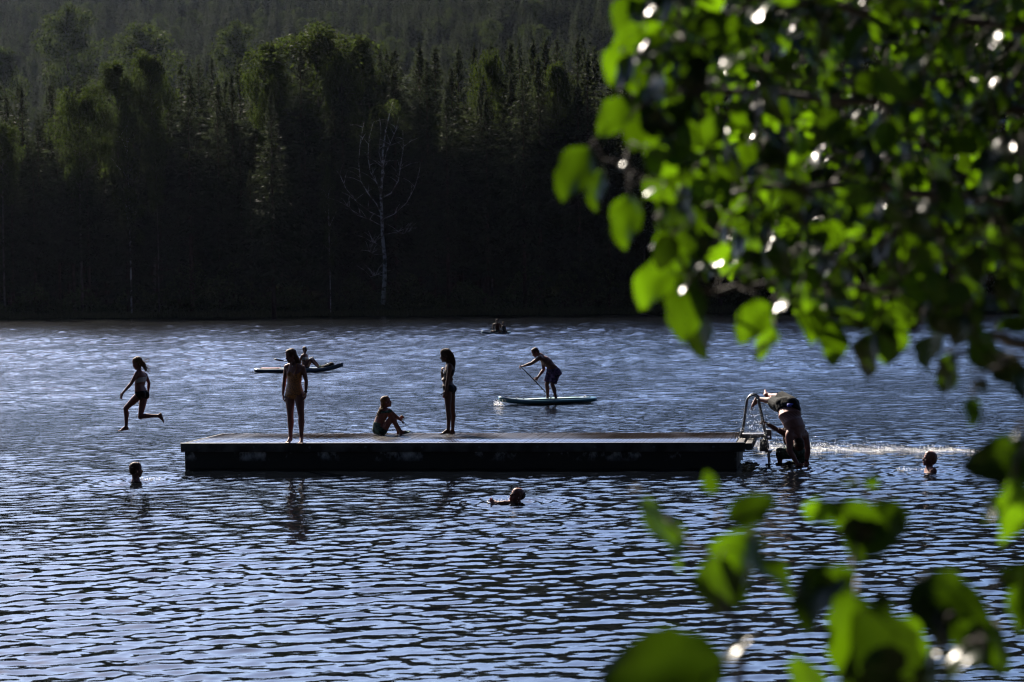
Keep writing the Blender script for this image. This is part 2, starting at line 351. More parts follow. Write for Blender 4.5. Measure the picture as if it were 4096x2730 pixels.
def spruce_mesh(h, R, base, seed, dens=1.0):
    g = np.random.default_rng(seed); mb = MB()
    mb.tube([(0, 0, -1.0), (0.0, 0, h * .3), (0.05, 0.03, h * .7), (0, 0, h * 0.985)], [h * .0105, h * .008, h * .0042, 0.02], 7)
    for _ in range(int(26)):                                          # dead snags on the bare stem
        z = h * base * (0.25 + .8 * g.random()); a = g.random() * 6.283; L = 0.5 + g.random() * 1.3
        mb.tube([(0, 0, z), (L * math.cos(a), L * math.sin(a), z + g.normal() * .15)], [0.03, 0.01], 4)
    tr = mb
    CC, DD, LL, WW = [], [], [], []
    z = h * base; bm = MB()
    while z < h * 0.985:
        f = (z - h * base) / (h * (1 - base)); nb = int(6 + g.integers(3))
        rad = R * (1 - f) ** .95 * min(1, 0.45 + f * 3.5)
        for q in range(nb):
            if g.random() < 0.08: continue
            a = 6.283 * (q + g.random() * .8) / nb; L = max(0.10, rad * (0.55 + 0.60 * g.random()))
            zz = z + g.normal() * 0.14; up = 0.35 * f * L - (1 - f) * 0.28 * L
            m = max(2, int(L / 0.30 * dens)); t = (np.arange(m) + 0.6) / m
            px = L * t * math.cos(a); py = L * t * math.sin(a); pz = zz + up * t - 0.22 * L * t * (1 - t) + 0.12 * L * t ** 3
            cen = np.stack([px, py, pz], 1)
            for k2 in range(4):
                n = len(cen); d = np.stack([math.cos(a) + g.normal(size=n) * .55, math.sin(a) + g.normal(size=n) * .55, -0.35 - 0.7 * (1 - f) * g.random(n) + f * .55], 1)
                d /= np.linalg.norm(d, axis=1)[:, None]
                CC.append(cen + g.normal(size=(n, 3)) * 0.09); DD.append(d); LL.append((0.34 + 0.32 * g.random(n)) * (0.8 if L < .8 else 1.1) * (1 - .68 * max(0, f - .55) / .45)); WW.append(0.07 + 0.07 * g.random(n))
        z += 0.36 + 0.12 * g.random() if f < .8 else 0.28
    n = 14; CC.append(np.stack([g.normal(size=n) * .03, g.normal(size=n) * .03, h * (0.97 + .03 * g.random(n))], 1)); d = np.stack([g.normal(size=n) * .35, g.normal(size=n) * .35, np.ones(n)], 1)
    DD.append(d / np.linalg.norm(d, axis=1)[:, None]); LL.append(np.full(n, .45)); WW.append(np.full(n, .05))
    V, T = tri_sprays(np.vstack(CC), np.vstack(DD), np.concatenate(LL), np.concatenate(WW), g)
    return tr, (V, T)
def broad_mesh(h, R, base, seed, n_lobe=16, n_leaf=9000, trunk_r=0.16, lean=0.4, sparse=0.0, leaf=0.2):
    g = np.random.default_rng(seed); mb = MB()
    sp = [np.array([lean * math.sin(t * 2.2 + seed) * t, lean * .6 * math.cos(t * 1.7 + seed) * t, h * t]) for t in np.linspace(0, 0.97, 9)]
    sp[0] = sp[0] - [0, 0, 1.0]
    mb.tube(sp, list(np.linspace(trunk_r, 0.03, 9)), 8)
    C2, D2 = [], []
    for q in range(n_lobe):
        f = base + (1 - base) * (q + g.random() * .5) / n_lobe; f = min(f, .96); a = q * 2.4 + g.random()
        s0 = np.array([np.interp(f, np.linspace(0, .97, 9), [p[k3] for p in sp]) for k3 in range(3)])
        u = (f - base) / (1 - base); rad = R * math.sin(math.pi * min(1, (0.18 + 0.80 * u))) ** .8 * (.7 + .45 * g.random()); L = max(.6, rad)
        pts = [s0]; 
        for t in (0.35, 0.7, 1.0): pts.append(s0 + np.array([math.cos(a) * L * t, math.sin(a) * L * t, L * (1.0 * t - .25 * t * t)]) + g.normal(size=3) * .12)
        mb.tube(pts, [trunk_r * .42 * (1 - .5 * u), .04, .025, .012], 5)
        for t in (.45, .75, .95):
            b = s0 + (pts[-1] - s0) * t; e = b + g.normal(size=3) * [.7, .7, .5] * min(1, L / 2); mb.tube([b, (b + e) / 2 + g.normal(size=3) * .05, e], [.02, .012, .006], 4)
            m = int(n_leaf / n_lobe / 3); rr_ = 0.32 * L + .45
            p = g.normal(size=(m, 3)); p /= np.linalg.norm(p, axis=1)[:, None]; p *= (g.random(m) ** .45)[:, None] * [rr_, rr_, rr_ * .8]
            C2.append(e * .5 + b * .5 + p); dd = g.normal(size=(m, 3)) + [0, 0, -.7]; D2.append(dd / np.linalg.norm(dd, axis=1)[:, None])
    c = np.vstack(C2); d = np.vstack(D2)
    if sparse: kp = g.random(len(c)) > sparse; c, d = c[kp], d[kp]
    n = len(c)
    V, T = tri_sprays(c, d, leaf * (0.8 + .8 * g.random(n)), leaf * .5 * (.6 + .6 * g.random(n)), g)
    return mb, (V, T)
def tree_proto(name, trunk_name, crown_name, gen, mt, mc):
    tr, (V, T) = gen; r = empty(name)
    tr.build('trunk', mt, r, smooth=True); mesh_np('crown', V, T, mc, False, r)
    return r
def copy_thing(r):
    c = r.copy(); C.objects.link(c)
    for ch in r.children:
        d = ch.copy(); C.objects.link(d); d.parent = c
        for g2 in ch.children:
            e = g2.copy(); C.objects.link(e); e.parent = d
    return c
spr = [(h, tree_proto('spruce_tree', 'trunk', 'crown', spruce_mesh(h, R, b, sd_), M_BARK, M_NEEDLE)) for h, R, b, sd_ in
       ((24, 4.3, .30, 1), (22, 3.6, .18, 2), (26, 4.4, .38, 3), (20, 3.6, .12, 4), (25, 5.0, .34, 5), (17, 3.2, .10, 6))]
M_GREYBARK = mat('grey_bark', (0.05, 0.048, 0.046), 0.95, 0.0, 0.5, 2)
bro = [(h, tree_proto('birch_tree', 'trunk', 'crown', broad_mesh(h, R, b, sd_), M_GREYBARK, M_BIRCHLEAF)) for h, R, b, sd_ in
       ((20, 2.6, .60, 11), (18, 3.1, .55, 12), (22, 2.4, .62, 13))] + [(19, tree_proto('birch_tree', 'trunk', 'crown', broad_mesh(19, 2.4, .3, 14), M_BIRCH, M_BIRCHLEAF))]
used = set()
def plant(protos, k, x, y, h, label, cat, group, wide=1.0, rot=None):
    h0, pr = protos[k]
    o = pr if id(pr) not in used else copy_thing(pr); used.add(id(pr))
    o.location = (x, y, float(ground_z(x, y)) - 0.1); s = h / h0; o.scale = (s * wide, s * wide, s); o.rotation_euler = (0, 0, random.random() * 6.28 if rot is None else rot)
    tag(o, label, cat, group); return o
def top_height(x, y, py):
    """height a tree at x,y needs for its tip to be seen at photo row py"""
    v = np.array([x, y, 0]) - CP; d = v @ Fv; px = 2048 + (v @ Rv) / d * F_PX
    for _ in range(3):
        t = P(px, py, d); z = t[2]
    return z - float(ground_z(x, y))
# rows of spruces: tips follow the treeline of the photograph
line_px = [-900, 0, 300, 700, 1000, 1400, 1700, 2100, 2800, 4100, 5200]; line_py = [330, 290, 300, 260, 200, 170, 130, 90, 60, 60, 60]
def zone(px):
    return 'near the left edge' if px < 480 else 'above the leaping girl' if px < 950 else 'above the woman in orange' if px < 1330 else 'around the bare white birch' if px < 1760 else 'above the paddlers' if px < 2280 else 'seen past the overhanging leaves'
rows = [(4.5, 3.0, 520), (9, 3.2, 330), (15, 3.6, 170), (23, 4.0, 70), (33, 4.2, 0)]
gr = np.random.default_rng(21); n_spr = 0
for ri, (t0, sp_, low) in enumerate(rows):
    half_l = -74 - ri * 2; x = half_l
    while x < 76 + ri * 2:
        xx = x + gr.normal() * 0.7; y = float(shore_y(xx)) + t0 + gr.normal() * 1.6
        v = np.array([xx, y, 3.0]) - CP; px = 2048 + (v @ Rv) / (v @ Fv) * F_PX
        py = np.interp(px, line_px, line_py) + low * (0.35 + 0.9 * gr.random()) * .75 + gr.normal() * 50
        h = float(np.clip(top_height(xx, y, py), 9, 31)); k_ = int(gr.integers(6)) if h > 14 else int(gr.choice([3, 5, 1]))
        if not (ri == 0 and abs(px - 1530) < 120):
            plant(spr, k_, xx, y, h, ('dark spruce low in the front rank, ' if ri < 2 else 'tall dark spruce rising behind the front rank, ') + zone(px), 'spruce tree',
                  ('front rank of spruces ' if ri < 2 else 'taller spruces behind the front rank ') + zone(px), .85 + .35 * gr.random()); n_spr += 1
        x += sp_ * (0.75 + 0.5 * gr.random())
# spruces one can tell apart on the hillside behind
hp = []
while len(hp) < 72:
    t = 285 + 70 * gr.random(); x = gr.uniform(-165, 80); y = float(shore_y(x)) + t
    if all((x - a) ** 2 + (y - b) ** 2 > 16 for a, b in hp): hp.append((x, y))
for x, y in hp:
    plant(spr, int(gr.integers(6)), x, y, gr.uniform(17, 25), 'faint hazy spruce on the distant hillside above the shore forest', 'spruce tree', 'spruces on the hazy hillside', 1.1); n_spr += 1
print('spruces', n_spr)
# broad-leaved crowns: photo column, row of the top, metres behind the shore line, width
crowns = [
 (20, 515, 3.0, 1.0, 'birch with a lit top at the left edge of the far forest'),
 (330, 380, 3.5, 1.1, 'broad dull green birch at the left of the far forest'),
 (490, 255, 8.0, 1.1, 'left of two sunlit birch tops side by side in the treeline'),
 (618, 232, 8.0, 1.0, 'right of two sunlit birch tops, the taller and paler one'),
 (525, 415, 2.5, 0.8, 'birch with a yellow green tuft above a white trunk foot'),
 (1080, 182, 16, 1.0, 'round lit birch crown left of the large lit crown'),
 (1090, 330, 9, 0.6, 'small lit birch top low between dark spruces'),
 (1305, 140, 18, 1.7, 'large round lit crown standing out in the dark treeline'),
 (1465, 155, 19, 0.8, 'small bright green crown right of the large round crown'),
 (1370, 250, 13, 0.7, 'thin lit birch under the large round crown'),
 (1970, 235, 16, 0.6, 'little bright yellow green treetop left of the overhanging leaves'),
 (2240, 260, 8, 0.9, 'dim birch near the overhanging leaves'),
 (635, 560, 2.2, 0.7, 'slim birch with a thin grey trunk beside the white trunk foot'),
 (1322, 660, 1.6, 0.55, 'low birch with a short white trunk foot left of the bare white birch'),
 (2700, 200, 9, 1.1, 'birch on the far shore behind the overhanging leaves'),
]
for n_, (px, py, t, w, lab) in enumerate(crowns):
    x = (px - 2048) / F_PX * 235
    for _ in range(4): y = float(shore_y(x)) + t; x = float(P(px, 1150, y)[0])
    h = top_height(x, y, py); plant(bro, 3 if 'white trunk foot' in lab and 'grey' not in lab else n_ % 3, x, y, float(h), lab, 'birch tree', None, w * .70, rot=n_ * 1.3)
for n_, (px, py, t, w, lab) in enumerate([
 (285, 60, 285, .8, 'tall hazy broad-leaved crown high on the left hillside'), (600, 130, 290, .8, 'hazy rounded crown on the hillside above the lit birches'),
 (40, 200, 285, .7, 'hazy pale tree at the left edge of the hillside'), (950, 120, 288, .7, 'faint broad crown behind the treeline left of the middle')]):
    x = (px - 2048) / F_PX * 530
    for _ in range(4): y = float(shore_y(x)) + t; x = float(P(px, 1150, y)[0])
    plant(bro, n_ % 3, x, y, float(top_height(x, y, py)), lab, 'broad-leaved tree', None, w, rot=n_ * 2.1)
# the bare white birch in front of the dark wood
def limb(mb, pts, r0, r1): mb.tube(pts, list(np.linspace(r0, r1, len(pts))), 7)
bx0 = float(P(1537, 1150, 226)[0]); by0 = float(shore_y(bx0)) + 2.0; Db = by0
def bz(zx, zy, dy=0.0):      # coordinates on the enlarged left quarter of the photograph
    return P(zx * 0.8710, zy * 0.8705, Db + dy)
br = empty('bare_birch_tree', bz(1763, 1380)); br_o = np.array(br.location)
mb = MB()
limb(mb, [bz(1758, 1400), bz(1766, 1280), bz(1768, 1200), bz(1757, 1090), bz(1753, 990), bz(1749, 900), bz(1757, 780), bz(1758, 700), bz(1772, 600), bz(1790, 520), bz(1805, 470)], 0.27, 0.03)
mb.build('trunk', M_BIRCH, br, org=(0, 0, 0)).location = -br_o
for pts, r0 in (
 ([(1752, 990), (1730, 940), (1690, 890), (1655, 830), (1647, 740), (1655, 650), (1672, 560)], .10), ([(1750, 900), (1735, 850), (1700, 790), (1690, 720), (1694, 640), (1715, 560)], .12),
 ([(1754, 910), (1795, 890), (1830, 830), (1840, 760), (1852, 680), (1850, 600)], .12), ([(1757, 780), (1775, 700), (1800, 640), (1830, 570)], .08),
 ([(1753, 1000), (1700, 975), (1640, 930), (1590, 870), (1560, 800)], .08), ([(1755, 1010), (1810, 985), (1870, 930), (1905, 860), (1925, 790)], .07),
 ([(1754, 1040), (1700, 1010), (1640, 990), (1590, 940)], .05), ([(1764, 1170), (1720, 1170), (1690, 1155)], .04), ([(1764, 1150), (1730, 1120), (1700, 1110)], .035),
 ([(1757, 1080), (1810, 1070), (1850, 1075), (1890, 1060)], .045), ([(1764, 1270), (1735, 1262), (1700, 1275)], .04), ([(1745, 860), (1765, 800), (1740, 700), (1750, 600)], .06)):
    mb = MB(); dy = random.uniform(-2, 2); limb(mb, [bz(a, b_, dy * i_ / len(pts)) for i_, (a, b_) in enumerate(pts)], r0 * .65, .012)
    for q in range(9):
        i_ = random.randint(1, len(pts) - 2); t = random.random(); a0 = np.array(bz(pts[i_][0] * (1 - t) + pts[i_ + 1][0] * t, pts[i_][1] * (1 - t) + pts[i_ + 1][1] * t, dy * (i_ + t) / len(pts)))
        e = a0 + np.array([random.gauss(0, 1.2), random.gauss(0, .8), random.uniform(.2, 1.6)]); mb.tube([a0, (a0 + e) / 2 + [0, 0, .15], e], [.03, .02, .008], 4)
    mb.build('limb', M_BIRCH, br).location = -br_o
g = np.random.default_rng(5); cs = []
for zx, zy, rx, ry, n in ((1775, 560, 90, 90, 700), (1805, 490, 35, 35, 500), (1680, 640, 70, 80, 500), (1870, 650, 50, 90, 450), (1650, 820, 110, 120, 600), (1900, 850, 80, 120, 500), (1560, 880, 110, 110, 500), (1750, 800, 110, 140, 500), (1500, 760, 60, 60, 200), (1850, 1000, 90, 60, 200)):
    a = g.random(n) * 6.283; r_ = g.random(n) ** .5
    for q in range(n // 2): cs.append(bz(zx + rx * r_[q] * math.cos(a[q]), zy + ry * r_[q] * math.sin(a[q]), g.normal() * 1.6))
cs = np.array(cs); d = g.normal(size=cs.shape) + [0, 0, -.8]; d /= np.linalg.norm(d, axis=1)[:, None]
V, T = tri_sprays(cs, d, .13 + .12 * g.random(len(cs)), .06 + .05 * g.random(len(cs)), g)
mesh_np('crown', V, T, M_BIRCHLEAF, False, br).location = -br_o
tag(br, 'large thinly leaved birch with white forking limbs against the dark wood', 'birch tree')

# the rest of the wooded hillside, beyond counting
pts = []
cell = {}
while len(pts) < 6500:
    t = 285 + 480 * gr.random() ** .85; x = gr.uniform(-360, 360); y = float(shore_y(x)) + t; ck = (int(x / 4.2), int(y / 4.2))
    if ck in cell: continue
    cell[ck] = 1; pts.append((x, y, float(ground_z(x, y)) - .2))
for _ in range(1500):
    x = gr.uniform(-130, 130); y = float(shore_y(x)) + gr.uniform(42, 118)
    pts.append((x, y, float(ground_z(x, y)) - .2))
for sx in (-1, 1):
    for _ in range(260):
        x = sx * gr.uniform(78, 210); y = float(shore_y(x)) + gr.uniform(3, 60); pts.append((x, y, float(ground_z(x, y)) - .2))
hf = mesh_np('distant_forest', np.array(pts), [], [M_NEEDLE])
hf.data.attributes.new('variant', 'INT', 'POINT').data.foreach_set('value', gr.integers(0, 5, len(pts)).astype(np.int32))
hf.data.attributes.new('size', 'FLOAT', 'POINT').data.foreach_set('value', gr.uniform(.72, 1.05, len(pts)).astype(np.float32))
hf.data.attributes.new('turn', 'FLOAT', 'POINT').data.foreach_set('value', gr.uniform(0, 6.28, len(pts)).astype(np.float32))
ng = bpy.data.node_groups.new('forest', 'GeometryNodeTree')
ng.interface.new_socket('Geometry', in_out='INPUT', socket_type='NodeSocketGeometry'); ng.interface.new_socket('Geometry', in_out='OUTPUT', socket_type='NodeSocketGeometry')
ni = ng.nodes.new('NodeGroupInput'); no_ = ng.nodes.new('NodeGroupOutput'); jn = ng.nodes.new('GeometryNodeJoinGeometry')
def named(nm, ty):
    n = ng.nodes.new('GeometryNodeInputNamedAttribute'); n.data_type = ty; n.inputs['Name'].default_value = nm; return n
a_v, a_s, a_t = named('variant', 'INT'), named('size', 'FLOAT'), named('turn', 'FLOAT')
cx = ng.nodes.new('ShaderNodeCombineXYZ'); ng.links.new(a_t.outputs[0], cx.inputs[2])
for vi in range(5):
    src = spr[vi][1] if vi < 4 else bro[1][1]
    oi = ng.nodes.new('GeometryNodeObjectInfo'); oi.transform_space = 'ORIGINAL'; oi.inputs['Object'].default_value = [c_ for c_ in src.children if c_.name.startswith('crown')][0]
    cmp_ = ng.nodes.new('FunctionNodeCompare'); cmp_.data_type = 'INT'; cmp_.operation = 'EQUAL'; ng.links.new(a_v.outputs[0], cmp_.inputs[2]); cmp_.inputs[3].default_value = vi
    ip = ng.nodes.new('GeometryNodeInstanceOnPoints'); ng.links.new(ni.outputs[0], ip.inputs['Points']); ng.links.new(oi.outputs['Geometry'], ip.inputs['Instance'])
    ng.links.new(cmp_.outputs[0], ip.inputs['Selection']); ng.links.new(cx.outputs[0], ip.inputs['Rotation']); ng.links.new(a_s.outputs[0], ip.inputs['Scale'])
    ng.links.new(ip.outputs[0], jn.inputs[0])
ng.links.new(jn.outputs[0], no_.inputs[0])
md = hf.modifiers.new('forest', 'NODES'); md.node_group = ng
tag(hf, 'mass of trees covering the hazy hillside and the depth of the far wood', 'forest', kind='stuff')
# undergrowth and shore grass
g = np.random.default_rng(9); n = 34000; x = g.uniform(-85, 85, n); hh = 3.2 + 2.2 * np.sin(x * .21) * np.sin(x * .07 + 1) + 1.2 * np.sin(x * .9)
c = np.stack([x, shore_y(x) + 2.0 + 4.0 * g.random(n), 0 * x], 1); c[:, 2] = ground_z(c[:, 0], c[:, 1]) + np.clip(hh, .8, 6) * g.random(n) ** 1.3
d = g.normal(size=(n, 3)) + [0, 0, .3]; d /= np.linalg.norm(d, axis=1)[:, None]
V, T = tri_sprays(c, d, .25 + .25 * g.random(n), .10 + .10 * g.random(n), g)
tag(mesh_np('undergrowth', V, T, leaf_mat('shrub_leaves', (0.018, 0.027, 0.010), (0.03, 0.045, 0.010), .4, .7, .15, .4, .6)), 'dark shrubs and saplings under the trees along the far shore', 'undergrowth', kind='stuff')
n = 30000; x = g.uniform(-85, 85, n); c = np.stack([x, shore_y(x) - .1 + 2.4 * g.random(n), 0 * x], 1); c[:, 2] = ground_z(c[:, 0], c[:, 1]) - .05
d = g.normal(size=(n, 3)) * .25 + [0, 0, 1]; d /= np.linalg.norm(d, axis=1)[:, None]
V, T = tri_sprays(c, d, .35 + .35 * g.random(n), .02 + .02 * g.random(n), g)
tag(mesh_np('shore_grass', V, T, leaf_mat('reed_blades', (0.025, 0.032, 0.012), (0.04, 0.055, 0.015), .4, .7, .2)), 'low grass along the edge of the far shore', 'grass', kind='stuff')
#@@DOCK
# ------------------------------------------------------------------ swimming dock
DZ = 0.46
dA = on_plane(722, 1774, DZ); dB = on_plane(2984, 1771, DZ)
dE = nrm(dB - dA); dG = np.array([-dE[1], dE[0], 0.0]); UP = np.array([0, 0, 1.0]); LEN = float(np.linalg.norm(dB - dA)); DEP = 2.44
def dk(e, g_, z): return dA * [1, 1, 0] + dE * e + dG * g_ + UP * z
dock = empty('swimming_dock', tuple(dk(LEN / 2, DEP / 2, 0))); DO = np.array(dock.location)
tag(dock, 'long low floating dock with dark stained concrete side and wet plank deck', 'dock')
def wetwood():
    m = mat('wet_planks', (0.11, 0.085, 0.07), 0.3, 0.3); nt = m.node_tree; b = nt.nodes['Principled BSDF']
    tc = nt.nodes.new('ShaderNodeTexCoord'); mp = nt.nodes.new('ShaderNodeMapping'); mp.inputs['Rotation'].default_value = (0, 0, -math.atan2(dE[1], dE[0])); mp.inputs['Scale'].default_value = (5.5, 0.7, 1)
    n = nt.nodes.new('ShaderNodeTexNoise'); n.inputs['Scale'].default_value = 2.2; n.inputs['Detail'].default_value = 5
    nt.links.new(tc.outputs['Object'], mp.inputs[0]); nt.links.new(mp.outputs[0], n.inputs['Vector'])
    r = nt.nodes.new('ShaderNodeValToRGB'); r.color_ramp.elements[0].color = (0.010, 0.008, 0.007, 1); r.color_ramp.elements[1].color = (0.032, 0.026, 0.026, 1); gi = nt.nodes.new('ShaderNodeNewGeometry'); mi_ = nt.nodes.new('ShaderNodeMath'); mi_.operation = 'MULTIPLY_ADD'; mi_.inputs[1].default_value = .5; nt.links.new(gi.outputs['Random Per Island'], mi_.inputs[0]); nt.links.new(n.outputs['Fac'], mi_.inputs[2]); sb = nt.nodes.new('ShaderNodeMath'); sb.operation = 'SUBTRACT'; sb.inputs[1].default_value = .25; nt.links.new(mi_.outputs[0], sb.inputs[0]); nt.links.new(sb.outputs[0], r.inputs[0]); nt.links.new(r.outputs[0], b.inputs['Base Color'])
    n2 = nt.nodes.new('ShaderNodeTexNoise'); n2.inputs['Scale'].default_value = 0.55; n2.inputs['Detail'].default_value = 3; nt.links.new(tc.outputs['Object'], n2.inputs['Vector'])
    mr = nt.nodes.new('ShaderNodeMapRange'); mr.inputs[1].default_value = .4; mr.inputs[2].default_value = .62; mr.inputs[3].default_value = .07; mr.inputs[4].default_value = .26; nt.links.new(n2.outputs['Fac'], mr.inputs[0]); nt.links.new(mr.outputs[0], b.inputs['Roughness'])
    bp = nt.nodes.new('ShaderNodeBump'); bp.inputs['Strength'].default_value = .25; bp.inputs['Distance'].default_value = .008; nt.links.new(n.outputs['Fac'], bp.inputs['Height']); nt.links.new(bp.outputs[0], b.inputs['Normal'])
    return m
def stained():
    m = mat('stained_concrete', (0.05, 0.045, 0.04), 0.8, 0.3); nt = m.node_tree; b = nt.nodes['Principled BSDF']
    tc = nt.nodes.new('ShaderNodeTexCoord'); mp = nt.nodes.new('ShaderNodeMapping'); mp.inputs['Scale'].default_value = (1.6, 1.6, 1.1)
    n = nt.nodes.new('ShaderNodeTexNoise'); n.inputs['Scale'].default_value = 1.5; n.inputs['Detail'].default_value = 7; n.inputs['Roughness'].default_value = .65
    r = nt.nodes.new('ShaderNodeValToRGB'); r.color_ramp.elements[0].position = .55; r.color_ramp.elements[0].color = (0.012, 0.011, 0.010, 1); r.color_ramp.elements[1].position = .74; r.color_ramp.elements[1].color = (0.50, 0.51, 0.53, 1)
    nt.links.new(tc.outputs['Object'], mp.inputs[0]); nt.links.new(mp.outputs[0], n.inputs['Vector']); nt.links.new(n.outputs['Fac'], r.inputs[0])
    # a dark wet band near the water line
    sx = nt.nodes.new('ShaderNodeSeparateXYZ'); nt.links.new(tc.outputs['Object'], sx.inputs[0]); mr = nt.nodes.new('ShaderNodeMapRange'); mr.inputs[1].default_value = .12; mr.inputs[2].default_value = .24; nt.links.new(sx.outputs[2], mr.inputs[0])
    mx = nt.nodes.new('ShaderNodeMix'); mx.data_type = 'RGBA'; mx.inputs[6].default_value = (0.012, 0.012, 0.010, 1); nt.links.new(mr.outputs[0], mx.inputs[0]); nt.links.new(r.outputs[0], mx.inputs[7]); nt.links.new(mx.outputs[2], b.inputs['Base Color'])
    return m
M_PLANK, M_CONC = wetwood(), stained()
M_BEAM = mat('dark_timber', (0.05, 0.047, 0.046), 0.8, 0.15, 0.55, 3.0, bump=.4, bscale=25)
M_STRIP = mat('worn_metal_strip', (0.42, 0.42, 0.43), 0.45, 0.5)
def dbox(mb, e0, e1, g0, g1, z0, z1): return mb.box(dk((e0 + e1) / 2, (g0 + g1) / 2, (z0 + z1) / 2), (dE, dG, UP), ((e1 - e0) / 2, (g1 - g0) / 2, (z1 - z0) / 2))
mb = MB(); e = 0.09; r_ = random.Random(4)
while e < LEN - 0.22:
    w = 0.054; j = r_.uniform(-.004, .002); dbox(mb, e, e + w, 0.06 + r_.uniform(0, .004), DEP - 0.05, DZ - 0.035, DZ - .002 + j); e += w + 0.008
mb.build('deck', M_PLANK, dock, tuple(0 * DO), bevel=0.003).location = -DO
dbox(MB(), 0, LEN - .02, 0, 0.045, DZ - .16, DZ - .006).build('front_beam', M_BEAM, dock, bevel=.006).location = -DO
dbox(MB(), 0, LEN - .02, DEP - .045, DEP, DZ - .16, DZ - .006).build('back_beam', M_BEAM, dock, bevel=.006).location = -DO
dbox(MB(), 0, .045, 0.047, DEP - .047, DZ - .158, DZ - .008).build('end_beam', M_BEAM, dock, bevel=.006).location = -DO
dbox(MB(), LEN - .16, LEN - .04, 0.047, DEP - .047, DZ - .162, DZ + .004).build('end_beam', M_BEAM, dock, bevel=.006).location = -DO
dbox(MB(), -.004, LEN - .015, -.006, .012, DZ - .006, DZ + .004).build('edge_strip', M_STRIP, dock, bevel=.002).location = -DO
dbox(MB(), LEN - .015, LEN + .10, .10, DEP, DZ - .14, DZ - .02).build('fender_beam', M_BEAM, dock, bevel=.01).location = -DO
mb = MB(); dbox(mb, .05, LEN - .165, .05, DEP - .05, -.5, DZ - .05); mb.build('pontoon', M_CONC, dock, bevel=.03).location = -DO
for i_ in range(10):
    c = dk(.35 + i_ * 1.03, -.004, DZ - .075); MB().tube([c + dG * .02, c - dG * .006, c - dG * .012], [.022, .022, .012], 10).build('bolt', M_METAL, dock, smooth=True).location = -DO
# ladder: two bent tubes side by side, with treads
bN = on_plane(2963, 1754, DZ)
def vpl(zx, zy, off=0.0):
    v = Fv * F_PX + Rv * (2850 + zx / 3.92 - 2048) - Uv * (1530 + zy / 3.92 - 1365); b0 = bN + dG * off
    return CP + v * (((b0 - CP) @ dG) / (v @ dG))
hoop = [(445, 888), (485, 640), (512, 440), (530, 310), (545, 260), (580, 220), (630, 204), (675, 215), (705, 255), (722, 320), (775, 590), (822, 800), (860, 1030), (886, 1270), (900, 1400)]
hoopP = [vpl(a, b_) for a, b_ in hoop]
ladder = empty('ladder', tuple(hoopP[0] - DO), dock); LO = np.array(hoopP[0])
for off in (0, .46):
    MB().tube([p + dG * off for p in hoopP], .016, 10).build('rail', M_METAL, ladder, smooth=True).location = -LO
def tread(zx, zy, w, h, nm='step', e_off=0):
    c = vpl(zx, zy) + dG * .23 + dE * e_off; MB().box(c, (dE, dG, UP), (w, .235, h)).build(nm, M_METAL, ladder, bevel=.004).location = -LO
tread(838, 880, .06, .018); tread(872, 1090, .06, .018); tread(893, 1330, .06, .018)
c0 = vpl(640, 842) + dG * .005; MB().box(c0, (dE, dG, UP), (.245, .006, .034)).build('side_plate', M_METAL, ladder, bevel=.003).location = -LO
MB().box(c0 + dG * .46, (dE, dG, UP), (.245, .006, .034)).build('side_plate', M_METAL, ladder, bevel=.003).location = -LO
MB().box(vpl(640, 830) + dG * .233, (dE, dG, UP), (.22, .215, .012)).build('step', M_METAL, ladder, bevel=.003).location = -LO
MB().box(vpl(868, 850) + dG * .5, (dE, dG, UP), (.05, .07, .09)).build('bracket', M_METAL, ladder, bevel=.004).location = -LO
MB().box(vpl(800, 1000) + dG * .1, (dE, dG, UP), (.07, .05, .10)).build('bracket', M_METAL, ladder, bevel=.004).location = -LO

# ------------------------------------------------------------------ people
def seg_t(X, a, b):
    d = b - a; L = np.linalg.norm(d); t = (X - a) @ (d / L); q = np.clip(t, 0, L)[:, None] * (d / L) + a
    return t, np.linalg.norm(X - q, axis=1), L
def head_shapes(mb, c, f, u, k, ears=True):
    f = nrm(f); u = nrm(np.asarray(u, float) - f * (np.asarray(u, float) @ f)); s = np.cross(f, u); A = (s, f, u)
    def at(a, b_, d): return c + (s * a + f * b_ + u * d) * k
    mb.ell(at(0, -.012, .035), A, (.074 * k, .094 * k, .083 * k)); mb.ell(at(0, .018, -.04), A, (.060 * k, .070 * k, .074 * k)); mb.ell(at(0, .062, -.098), A, (.026 * k, .022 * k, .020 * k))
    mb.ell(at(0, .030, .045), A, (.066 * k, .062 * k, .060 * k)); mb.ell(at(0, .076, .018), A, (.046 * k, .016 * k, .011 * k))
    mb.cap(at(0, .082, .006), .009 * k, at(0, .103, -.030), .0125 * k, 8); mb.ell(at(0, .088, -.036), A, (.018 * k, .014 * k, .009 * k))
    mb.ell(at(0, .084, -.058), A, (.023 * k, .012 * k, .0075 * k)); mb.ell(at(0, .082, -.073), A, (.021 * k, .012 * k, .008 * k))
    mb.ell(at(.035, .055, -.03), A, (.024 * k, .024 * k, .03 * k)); mb.ell(at(-.035, .055, -.03), A, (.024 * k, .024 * k, .03 * k))
    if ears:
        for q in (-1, 1): mb.ell(at(q * .075, -.008, -.012), A, (.009 * k, .021 * k, .032 * k))
    return s, f, u
